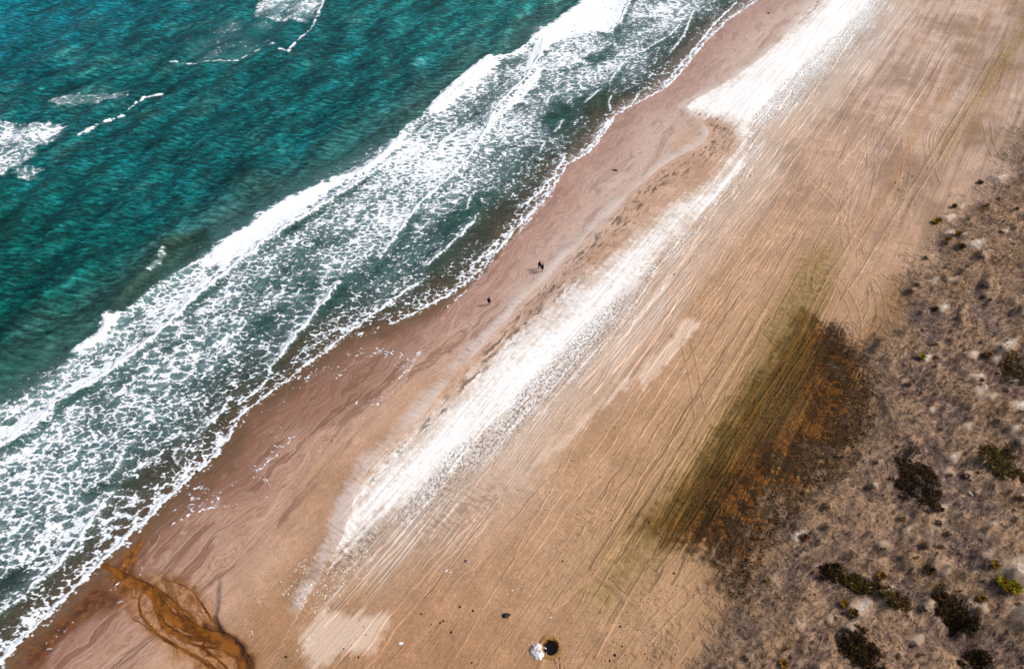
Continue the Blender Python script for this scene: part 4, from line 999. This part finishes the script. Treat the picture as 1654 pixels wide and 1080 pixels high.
for i, (px, py, r, mt, lb_) in enumerate(BIG):
    q = at(px, py); me = tuft_mesh(500 + i, int(130 + 260 * r), r, .35 + .4 * r, mt)
    o = bpy.data.objects.new('grass_tuft', me); COL.objects.link(o); o.location = (q[0], q[1], gz1(*q)); tag(o, lb_, 'grass tuft')
VAR = [tuft_mesh(700 + k_, 60, .30, .34, m_) for k_, m_ in enumerate([DRY, DRY, YELLOW, DARKV, DRY, OLV])]
def to_px(x, y, z):
    dx, dy, dz = x - CAM[0], y - CAM[1], z - CAM[2]; r_ = dx * CY + dy * SY; f_ = -dx * SY + dy * CY
    dep = f_ * CP - dz * SP; up = f_ * SP + dz * CP; return 827 + FPX * r_ / dep, 540 - FPX * up / dep
small = []
for x, y, r, h, tl, w in MOUNDS[40:]:
    p = np.array([x, y]) - TAILDIR * r * .5; px, py = to_px(p[0], p[1], gz1(*p))
    if not (4 < px < 1650 and 4 < py < 1076) or len(small) >= 190 or any(((px - b_[0]) ** 2 + (py - b_[1]) ** 2) < 120 for b_ in BIG): continue
    o = bpy.data.objects.new('grass_tuft', VAR[rt.randrange(len(VAR))]); COL.objects.link(o)
    o.location = (p[0], p[1], gz1(*p) - .03); k_ = r * rt.uniform(1.1, 1.7); o.scale = (k_, k_, k_ * .8); o.rotation_euler = (0, 0, rt.uniform(0, 6.28))
    tag(o, 'small grass tuft on a low hummock, away from scrub and large tufts', 'grass tuft', 'small dry tufts scattered over the dunes'); small.append((px, py, o))
MARKS = [(1485, 775, 'the large black scrub patch in the upper dunes'), (1620, 748, 'the olive scrub patch at the right edge'), (1345, 922, 'the black oval scrub patch in the lower dunes'), (1400, 945, 'the low olive scrub strip'),
         (1545, 985, 'the diagonal black scrub patch'), (1390, 1050, 'the dark scrub patch at the bottom edge'), (1455, 968, 'the small olive scrub patch between pale hummocks'), (1582, 1066, 'the scrub patch near the bottom right corner'),
         (1640, 590, 'the golden-olive scrub at the right edge'), (1571, 793, 'the white pole'), (1625, 950, 'the large yellow-green tufts'), (1491, 574, 'the lone green tuft in the grey dunes'), (1516, 353, 'the bright green tuft at the beach edge'),
         (1547, 380, 'the square yellow-brown tuft'), (1586, 290, 'the topmost white sand patch on the right'), (1511, 498, 'the black tuft with a white streak'), (1300, 867, 'the brown tuft beside the pale sand strip'), (1378, 990, 'the twigs on the white sand spot'),
         (1266, 1070, 'the yellow tuft near the bottom edge'), (1504, 918, 'the small crater in the dunes'), (1598, 570, 'the dark tuft at the tip of a white tail')]
SIDES = {'left of': lambda u, v: -u > abs(v), 'right of': lambda u, v: u > abs(v), 'above': lambda u, v: -v >= abs(u), 'below': lambda u, v: v >= abs(u)}
done_ = set()
for mx_, my_, nm_ in MARKS:
    for sd_, fn in SIDES.items():
        cand = sorted((math.hypot(px - mx_, py - my_), k_) for k_, (px, py, o) in enumerate(small) if fn(px - mx_, py - my_) and k_ not in done_)
        if cand and cand[0][0] < 75:
            done_.add(cand[0][1]); small[cand[0][1]][2]['label'] = 'small grass tuft nearest %s %s' % (sd_, nm_)

# ---- dark scrub patches in the dunes
def leaf_cloud(pts, hgt, size, seed):
    r = np.random.default_rng(seed); n = len(pts)
    zb = ground_z(pts[:, 0], pts[:, 1]); z = zb + hgt * r.random(n) ** .7
    base = np.column_stack([pts, z]); V = base[:, None, :] + r.normal(0, size, (n, 3, 3)) * np.array([1, 1, .6])
    sh = np.repeat(r.random(n) * .75 + .25 * (z - zb) / max(hgt.max(), .01), 3)
    return V.reshape(-1, 3), np.arange(n * 3).reshape(n, 3), np.repeat(sh[:, None], 4, 1)
SCRUB_L = ['large black-brown scrub patch standing alone in the upper part of the dunes', 'olive-brown scrub patch at the right edge level with the large black one', 'black oval scrub patch left of the olive strip in the lower dunes',
           'low olive scrub strip right of the black oval patch', 'diagonal black scrub patch between crater and bottom right corner', 'dark scrub patch touching the bottom edge right of the middle of the dunes',
           'small olive scrub patch between two pale hummocks in the lower dunes', 'dark scrub patch cut by the bottom edge near the right corner', 'golden-olive scrub patch at the right edge beside a white sand tail']
SMAT = [DARKV, OLV, DARKV, OLV, DARKV, DARKV, OLV, DARKV, OLV]
for i, (px, py, rx, ry, ang) in enumerate(SCRUBS):
    n = int(3.2 * rx * ry) + 700; a = math.radians(ang); rr = np.sqrt(rng.random(n * 2)); th = rng.random(n * 2) * 2 * math.pi
    ex = rr * np.cos(th) * rx; ey = rr * np.sin(th) * ry
    pxs = px + ex * math.cos(a) - ey * math.sin(a); pys = py + ex * math.sin(a) + ey * math.cos(a)
    pts = np.array([at(u_, v_) for u_, v_ in zip(pxs, pys)])
    nz = fbm(pts[:, 0] * .45, pts[:, 1] * .45, 300 + i, 4) + .35 * fbm(pts[:, 0] * 2, pts[:, 1] * 2, 340 + i, 2)
    keep = nz + rng.normal(0, .45, len(nz)) > -.15 + 1.7 * (rr ** 2 - .4) - .6 * nz; pts = pts[keep][:n]; nz = nz[keep][:n]
    cx_, cy_ = pts.mean(0); z0 = gz1(cx_, cy_)
    root = tag(empty('scrub_patch', (cx_, cy_, z0)), SCRUB_L[i], 'scrub')
    V, F, sh = leaf_cloud(pts, .05 + .26 * sstep(-.3, .5, nz), .10, 400 + i); V = V - np.array([cx_, cy_, z0])
    raw_mesh('foliage', V, F, SMAT[i], {'shade': sh}, None, False, root)
    bm = bmesh.new()
    for k_ in range(60):
        p_ = pts[rt.randrange(len(pts))]; zz = gz1(*p_) - z0
        b0 = Vector((p_[0] - cx_, p_[1] - cy_, zz - .02)); b1 = b0 + Vector((rt.uniform(-.4, .4), rt.uniform(-.4, .4), rt.uniform(.25, .6))); w_ = Vector((.02, .01, 0))
        v_ = [bm.verts.new(b0 - w_), bm.verts.new(b0 + w_), bm.verts.new(b1)]; bm.faces.new(v_)
    mesh_obj('twigs', bm, DRY, root, False)['kind'] = 'stuff'
# dark litter heath along the edge of the brown stain
edge = P([(1345, 525), (1375, 560), (1405, 600), (1425, 645), (1410, 690), (1370, 735), (1330, 775), (1290, 815), (1255, 850), (1230, 890), (1205, 945), (1195, 965)])
q, t = resample(edge, .05); sel = rng.integers(0, len(q), 9000); pts = q[sel] + rng.normal(0, 1.0, (9000, 2)) * (1 + 1.2 * np.abs(fbm(t[sel] * .2, t[sel] * 0, 371, 2)))[:, None] + np.array([-.8, 0])
nz = fbm(pts[:, 0] * .7, pts[:, 1] * .7, 373, 4); pts = pts[nz > .05]
V, F, sh = leaf_cloud(pts, np.full(len(pts), .22), .09, 377)
ho = raw_mesh('heath_litter', V, F, DARKV, {'shade': sh}, None, False); ho['kind'] = 'stuff'; tag(ho, 'dark brown plant litter along the dune side of the brown stain', 'litter')

r2 = np.random.default_rng(77); n = 60000; bb = BROWN; lo, hi = bb.min(0) - 3, bb.max(0) + 3
pts = lo + (hi - lo) * r2.random((n, 2)); sd = polysd(pts[:, 0], pts[:, 1], BROWN)
dens = sd / 3 + 1.6 * fbm(pts[:, 0] * .4, pts[:, 1] * .16, 381, 4) + .9 * fbm(pts[:, 0] * 1.6, pts[:, 1] * .5, 383, 3) + .8 * sstep(-12, 0, pts[:, 0] - DB(pts[:, 1]))
pts = pts[(dens + r2.normal(0, .35, n) > .75) & (sd > -2)]
V, F, sh = leaf_cloud(pts, np.full(len(pts), .12), .075, 385)
ho = raw_mesh('stain_litter', V, F, grass_mat('rust_litter', sc(10, 6, 2), sc(52, 30, 5), sc(176, 116, 30)), {'shade': sh}, None, False); ho['kind'] = 'stuff'; tag(ho, 'rusty and black plant litter covering the brown patch at the dune foot', 'litter')
n = 150000; pts = np.column_stack([60 + 52 * r2.random(n), -8 + 190 * r2.random(n) ** 1.3]); dd_ = pts[:, 0] - DB(pts[:, 1])
g1 = fbm(pts[:, 0] * .25, pts[:, 1] * .25, 387, 3); g2 = fbm(pts[:, 0] * .9, pts[:, 1] * .9, 389, 3)
ji, ii = nearest(pts[:, 0], pts[:, 1])
pts = pts[(dd_ + 4 * g1 > 0) & (g1 + g2 + r2.normal(0, .3, n) > .15) & (MW[ji, ii] < .2)][:52000]
V, F, sh = leaf_cloud(pts, np.full(len(pts), .16), .07, 391)
ho = raw_mesh('dune_litter', V, F, grass_mat('dune_straw', sc(20, 13, 9), sc(84, 64, 50), sc(206, 164, 118)), {'shade': sh}, None, False); ho['kind'] = 'stuff'; tag(ho, 'dry stalks and dark plant litter strewn over the grey dunes', 'litter')
# ---- stones, weed clumps and litter
def lump(seed, sub=2, rough=.3, flat=.6):
    bm = bmesh.new(); bmesh.ops.create_icosphere(bm, subdivisions=sub, radius=1.0); r = random.Random(seed); ph_ = [r.uniform(0, 6) for _ in range(6)]
    for v in bm.verts:
        x_, y_, z_ = v.co; k_ = 1 + rough * (math.sin(2.3 * x_ + ph_[0]) * math.cos(1.9 * y_ + ph_[1]) + .6 * math.sin(4.1 * z_ + ph_[2] + 2 * x_) + .4 * math.sin(6 * y_ + ph_[3]))
        v.co = v.co * k_; v.co.z *= flat
    return bm
STONE = flat_mat('dark_stone', ((.006, .006, .007), (.02, .018, .016)), 5, .7, .3, .05)
WEED = flat_mat('dried_weed', ((.01, .006, .006), (.035, .02, .014)), 6, .6, .3, .1)
WHITEP = flat_mat('white_litter', ((.8, .8, .82), (.93, .93, .95)), 3, .5, .4)
BLUEP = flat_mat('blue_litter', ((.02, .012, .12), (.04, .02, .2)), 3, .4, .4)
ST = [(1453, 304, .36, 'biggest black stone on the upper beach, lowest of the loose row'), (1448, 292, .3, 'black stone just above the biggest one on the upper beach'), (1460, 284, .3, 'flat black stone third up in the loose row on the upper beach'),
      (1475, 281, .34, 'wedge-shaped black stone at the right end of the row on the upper beach'), (1469, 294, .2, 'small dark stone right of the loose row on the upper beach'), (1461, 319, .28, 'dark stone below the loose row near the footprints'),
      (1187, 80, .34, 'lone dark stone on the wet sand below the far swash edge'), (1545, 185, .32, 'dark stone beside the footprint trail, upper of two'), (1532, 193, .28, 'dark stone beside the footprint trail, lower of two'),
      (1212, 284, .28, 'lone dark stone on bare sand right of the white band'), (1275, 348, .26, 'small dark stone in the open sand left of the olive strip'), (743, 979, .24, 'dark stone left of the round pit, uppermost of a loose cluster'),
      (764, 985, .24, 'dark stone right of the uppermost one in the cluster left of the pit'), (716, 1002, .22, 'dark stone, right one of the close pair on the lower beach'), (711, 1005, .2, 'dark stone, left one of the close pair on the lower beach'),
      (729, 1020, .24, 'dark stone below the close pair on the lower beach'), (680, 991, .2, 'small dark stone left of the close pair on the lower beach'), (697, 1007, .18, 'tiny dark stone just left of the close pair'),
      (579, 1061, .24, 'dark stone near the pale sand patch at the bottom edge'), (462, 1060, .26, 'dark stone alone on smooth sand right of the stream bank'), (994, 1055, .3, 'dark stone right of the pit, largest of a few'),
      (986, 1064, .24, 'dark stone below left of the largest one right of the pit'), (1006, 1041, .22, 'dark stone above the largest one right of the pit'), (1003, 1009, .24, 'small dark stone up the beach from the pit'),
      (909, 905, .24, 'lone dark stone in streaked sand above the pit'), (762, 1068, .2, 'tiny dark stone at the bottom edge left of the pit'), (988, 838, .2, 'small dark stone left of the olive algae strip'), (1090, 923, .26, 'dark stone on the pale track beside the dunes')]
for i, (px, py, r, lb_) in enumerate(ST):
    q = at(px, py); o = mesh_obj('stone', lump(i, 2, .22, .6), STONE); o.location = (q[0], q[1], gz1(*q) + r * .15); r *= .62; o.scale = (r, r * .8, r); o.rotation_euler = (0, 0, rt.uniform(0, 6)); tag(o, lb_, 'stone', 'loose dark stones on the sand')
for px, py, sx, sy, lb_ in [(994, 274, .52, .3, 'dark ragged weed clump on the wet sand above the two walkers'), (1241, 21, .5, .26, 'dark elongated weed clump on the wet sand near the top edge'), (816, 992, .45, .28, 'brown weed clump on the lower beach above the pit')]:
    q = at(px, py); root = tag(empty('weed_clump', (q[0], q[1], gz1(*q)), 0), lb_, 'seaweed')
    o = mesh_obj('mass', lump(90 + px, 3, .4, .5), WEED, root); o.scale = (sx, sy, .3); o.rotation_euler = (0, 0, .6); o.location = (0, 0, .08)
    for k_ in range(9):
        a = 6.28 * k_ / 9 + rt.uniform(-.3, .3); L = sx * rt.uniform(.9, 1.6); bm = bmesh.new(); pv = None
        for s_ in range(5):
            r0 = L * s_ / 4; aa = a + .25 * math.sin(s_ * 1.7 + k_); w_ = .05 * (1 - s_ / 5); cx_, cy_ = r0 * math.cos(aa), r0 * math.sin(aa) * sy / sx
            v_ = (bm.verts.new((cx_ - w_ * math.sin(aa), cy_ + w_ * math.cos(aa), .12 - .02 * s_)), bm.verts.new((cx_ + w_ * math.sin(aa), cy_ - w_ * math.cos(aa), .12 - .02 * s_)))
            if pv: bm.faces.new((pv[0], pv[1], v_[1], v_[0]))
            pv = v_
        mesh_obj('frond', bm, WEED, root, False)
for px, py, sx, sy, m_, nm_, lb_ in [(721, 921, .2, .13, WHITEP, 'white_litter', 'white scrap of litter on the lower beach, left of two'), (727, 924, .2, .08, WHITEP, 'white_litter', 'white scrap of litter on the lower beach, right of two'),
                                (752, 905, .16, .13, BLUEP, 'blue_litter', 'dark blue scrap of litter on streaked sand right of the white scraps'), (1089, 442, .2, .14, BLUEP, 'blue_litter', 'violet-blue scrap of litter beside the white band'),
                                (647, 1038, .3, .16, WHITEP, 'white_litter', 'pale scrap of litter near the bottom edge right of the pale patch'), (1461, 124, .22, .16, WHITEP, 'white_litter', 'white scrap of litter on the far upper beach')]:
    q = at(px, py); o = mesh_obj(nm_, lump(int(px), 2, .35, .5), m_); o.location = (q[0], q[1], gz1(*q) + .05); o.scale = (sx, sy, .16); o.rotation_euler = (0, 0, rt.uniform(0, 3)); tag(o, lb_, 'litter')
# white pole lying in the dunes
pa, pb = at(1568, 790), at(1574, 796.5); bm = bmesh.new(); d_ = pb - pa; L = np.hypot(*d_)
bmesh.ops.create_cone(bm, cap_ends=True, segments=12, radius1=.09, radius2=.08, depth=L)
o = mesh_obj('white_pole', bm, WHITEP); o.rotation_euler = Vector((d_[0], d_[1], .06)).to_track_quat('Z', 'Y').to_euler(); mid = (pa + pb) / 2
o.location = (mid[0], mid[1], max(gz1(*pa), gz1(*pb), gz1(*mid)) + .10); tag(o, 'short white pole lying in the dunes below the olive scrub', 'pole')

# ---- scattered small matter
def scatter(name, pts, size, mat, label, cat, flat=.5, seed=1):
    r = np.random.default_rng(seed); n = len(pts); t_ = np.array([(1, 0, 0), (-.5, .87, 0), (-.5, -.87, 0), (0, 0, 1.0)]); f_ = np.array([(0, 1, 3), (1, 2, 3), (2, 0, 3)])
    a = r.random(n) * 6.28; sz = size * (.5 + r.random(n)); asp = .5 + .5 * r.random(n)
    X_ = t_[None, :, 0] * sz[:, None]; Y_ = t_[None, :, 1] * (sz * asp)[:, None]
    V = np.stack([X_ * np.cos(a)[:, None] - Y_ * np.sin(a)[:, None] + pts[:, :1], X_ * np.sin(a)[:, None] + Y_ * np.cos(a)[:, None] + pts[:, 1:2], t_[None, :, 2] * (sz * flat)[:, None] + (ground_z(pts[:, 0], pts[:, 1]) + .004)[:, None]], -1).reshape(-1, 3)
    F = (f_[None] + 4 * np.arange(n)[:, None, None]).reshape(-1, 3)
    o = raw_mesh(name, V, F, mat, None, 'stuff', False); tag(o, label, cat); return o
LITT = flat_mat('brown_litter', (sc(40, 26, 16), sc(110, 80, 52)), .7)
SHELL = flat_mat('shell_bits_pale', (sc(226, 196, 160), (.9, .86, .78)), .8)
def in_poly(px, n, seed):
    r = np.random.default_rng(seed); p = P(px); lo, hi = p.min(0), p.max(0); q = lo + (hi - lo) * r.random((n, 2)); return q[polysd(q[:, 0], q[:, 1], p) > 0]
fl = in_poly([(400, 960), (470, 910), (560, 880), (640, 830), (600, 920), (560, 1000), (480, 1060), (400, 1040)], 2600, 3)
fl = fl[fbm(fl[:, 0] * .3, fl[:, 1] * .08, 391, 3) > .1]
scatter('foam_flecks', fl, .11, SHELL, 'pale flecks strewn over the brown sand near the stream', 'flecks', .25, 4)
ln, t = resample(P([(520, 720), (600, 662), (680, 600), (760, 522), (830, 455), (880, 420), (940, 370), (1010, 310)]), .35); ln = ln + rng.normal(0, .25, ln.shape)
scatter('shell_line', ln, .1, SHELL, 'dotted line of pale shells along the wet sand', 'shells', .3, 5)
wl = in_poly([(740, 880), (900, 720), (1060, 560), (1180, 420), (1330, 250), (1450, 120), (1480, 200), (1330, 380), (1180, 560), (1050, 720), (900, 900), (800, 1000)], 9000, 6)
scatter('beach_litter', wl[fbm(wl[:, 0] * .1, wl[:, 1] * .05, 393, 3) > .12], .075, LITT, 'tiny dark bits of weed scattered over the dry beach', 'litter', .5, 7)
wl = in_poly([(900, 1080), (960, 960), (1060, 840), (1200, 640), (1320, 420), (1400, 330), (1480, 250), (1500, 330), (1440, 420), (1330, 500), (1180, 860), (1080, 1080)], 9000, 8)
scatter('wrack_litter', wl[fbm(wl[:, 0] * .12, wl[:, 1] * .06, 395, 3) > .0], .08, LITT, 'dark bits of plant litter along the foot of the dunes', 'litter', .5, 9)
FOOT = flat_mat('footprint_shade', (sc(104, 76, 50), sc(150, 114, 80)), 2)
for k_, (pp, lb_) in enumerate([([(1453, 356), (1480, 320), (1500, 285), (1520, 240), (1545, 195), (1575, 160), (1596, 136)], 'trail of footprints climbing the upper beach past the dark stones'),
                          ([(1390, 430), (1420, 395), (1453, 350)], 'short trail of footprints beside the olive strip')]):
    q, t = resample(P(pp), .5); q = q + rng.normal(0, .3, q.shape)
    scatter('footprints', q, .2, FOOT, lb_, 'footprints', .12, 20 + k_)

# ---- people
SKINC, BLACKC, TROU = sc(176, 120, 94), (.004, .004, .005), (.006, .006, .008)
def person_mat(name, jacket, trousers):
    M = NT(name); O = M.n('ShaderNodeTexCoord').outputs['Object']; z = M.n('ShaderNodeSeparateXYZ', {0: O}).outputs[2]; n = M.noise(O, 9, 3, .6)
    col = M.mix(M.math('GREATER_THAN', z, .86), rgba(trousers), rgba(jacket)); col = M.mix(M.math('LESS_THAN', z, .09), col, (.01, .008, .007, 1))
    col = M.mix(M.math('GREATER_THAN', z, 1.50), col, rgba(SKINC))
    b = M.bsdf(Base_Color=col, Roughness=.85, Normal=M.bump(n, .02, .6)); M.put(b.inputs['Specular IOR Level'], .15); return M.done(b)
def person(label, loc, rz, stride, swing, jacket, trousers, cap, scale=1.0, hood=False):
    root = tag(empty('person', loc, rz), label, 'person', 'people walking on the beach'); root.scale = (scale,) * 3
    V = []; R = []; E = []
    def add(p, r, par=None):
        V.append(p); R.append(r)
        if par is not None: E.append((par, len(V) - 1))
        return len(V) - 1
    pel = add((0, 0, .95), .15); wa = add((0, .01, 1.1), .15, pel); ch = add((0, .02, 1.3), .175, wa); nk = add((0, .03, 1.47), .075, ch)
    h0 = add((0, .05, 1.58), .085, nk); h1 = add((0, .06, 1.68), .10, h0); h2 = add((0, .045, 1.75), .06, h1); add((0, .15, 1.60), .02, h0)
    for s in (-1, 1):
        f = s * stride
        hp = add((.1 * s, 0, .9), .105, pel); kn = add((.105 * s, .13 * f + .05, .5), .075, hp); an = add((.10 * s, .28 * f - .03, .10), .05, kn)
        add((.10 * s, .28 * f + .05, .045), .045, an); add((.105 * s, .28 * f + .16, .035), .035, len(V) - 1)
        sh = add((.19 * s, .02, 1.40), .085, ch); el = add((.26 * s, -.06 - .10 * s * swing, 1.13), .06, sh); wr = add((.25 * s, .08 - .20 * s * swing, .92), .04, el)
        pm = add((.245 * s, .11 - .22 * s * swing, .85), .035, wr)
        for k_ in range(4):
            a1 = add((.245 * s + (k_ - 1.5) * .004, .095 - .22 * s * swing + k_ * .017, .79 + .004 * abs(k_ - 1.5)), .0095, pm); add((.238 * s, .10 - .22 * s * swing + k_ * .017, .755), .008, a1)
        th = add((.225 * s, .15 - .22 * s * swing, .83), .010, pm); add((.22 * s, .165 - .22 * s * swing, .80), .009, th)
    me = bpy.data.meshes.new('body'); me.from_pydata(V, E, []); o = bpy.data.objects.new('body', me); COL.objects.link(o)
    md = o.modifiers.new('skin', 'SKIN'); md.use_smooth_shade = True
    for i, r in enumerate(R): me.skin_vertices[0].data[i].radius = (r, r)
    me.skin_vertices[0].data[0].use_root = True
    o.modifiers.new('sub', 'SUBSURF').levels = 1
    dg = bpy.context.evaluated_depsgraph_get(); dg.update(); m2 = bpy.data.meshes.new_from_object(o.evaluated_get(dg)); o.modifiers.clear(); o.data = m2; m2.name = 'body'
    m2.materials.clear(); m2.materials.append(person_mat('clothes', jacket, trousers)); o.parent = root
    bm = bmesh.new(); bmesh.ops.create_uvsphere(bm, u_segments=16, v_segments=10, radius=.128)
    for v in bm.verts:
        if v.co.z < -.02: v.co.z = -.02 + (v.co.z + .02) * (.9 if v.co.y < .02 else .1)
    h = mesh_obj('hood' if hood else 'cap', bm, flat_mat('head_cover', (cap, tuple(np.array(cap) * 1.5)), 8), root); h.location = (0, .045, 1.70)
    bm = bmesh.new()                               # jacket hem and collar follow the body
    lathe(bm, [(.27, .78), (.27, .95), (.25, 1.1), (.27, 1.3), (.235, 1.42), (.12, 1.48)], 20)
    for v in bm.verts: v.co.y = v.co.y * .78 + .01
    j = mesh_obj('jacket', bm, flat_mat('jacket_cloth', (jacket, tuple(np.array(jacket) * 2)), 10, bump=.02), root)
    return root
for px, py, lb_, rz, st_, cap, hood in [(790, 490, 'person in black clothes with a blue cap walking alone near the waterline', -.1, .8, (.01, .06, .25), False),
                                  (871.5, 432, 'person in black clothes, upper left of the two walking together', -.15, .9, (.006, .006, .007), True),
                                  (876, 436.5, 'person in dark clothes, lower right of the two walking together', -.1, -.9, (.012, .008, .006), True)]:
    q = at(px, py); person(lb_, (q[0], q[1], gz1(*q) + .0), rz, st_, -.8 * np.sign(st_), BLACKC, TROU, cap, 1.1, hood)

print('TRIS', sum(len(o.data.loops) - 2 * len(o.data.polygons) for o in COL.objects if o.type == 'MESH'))
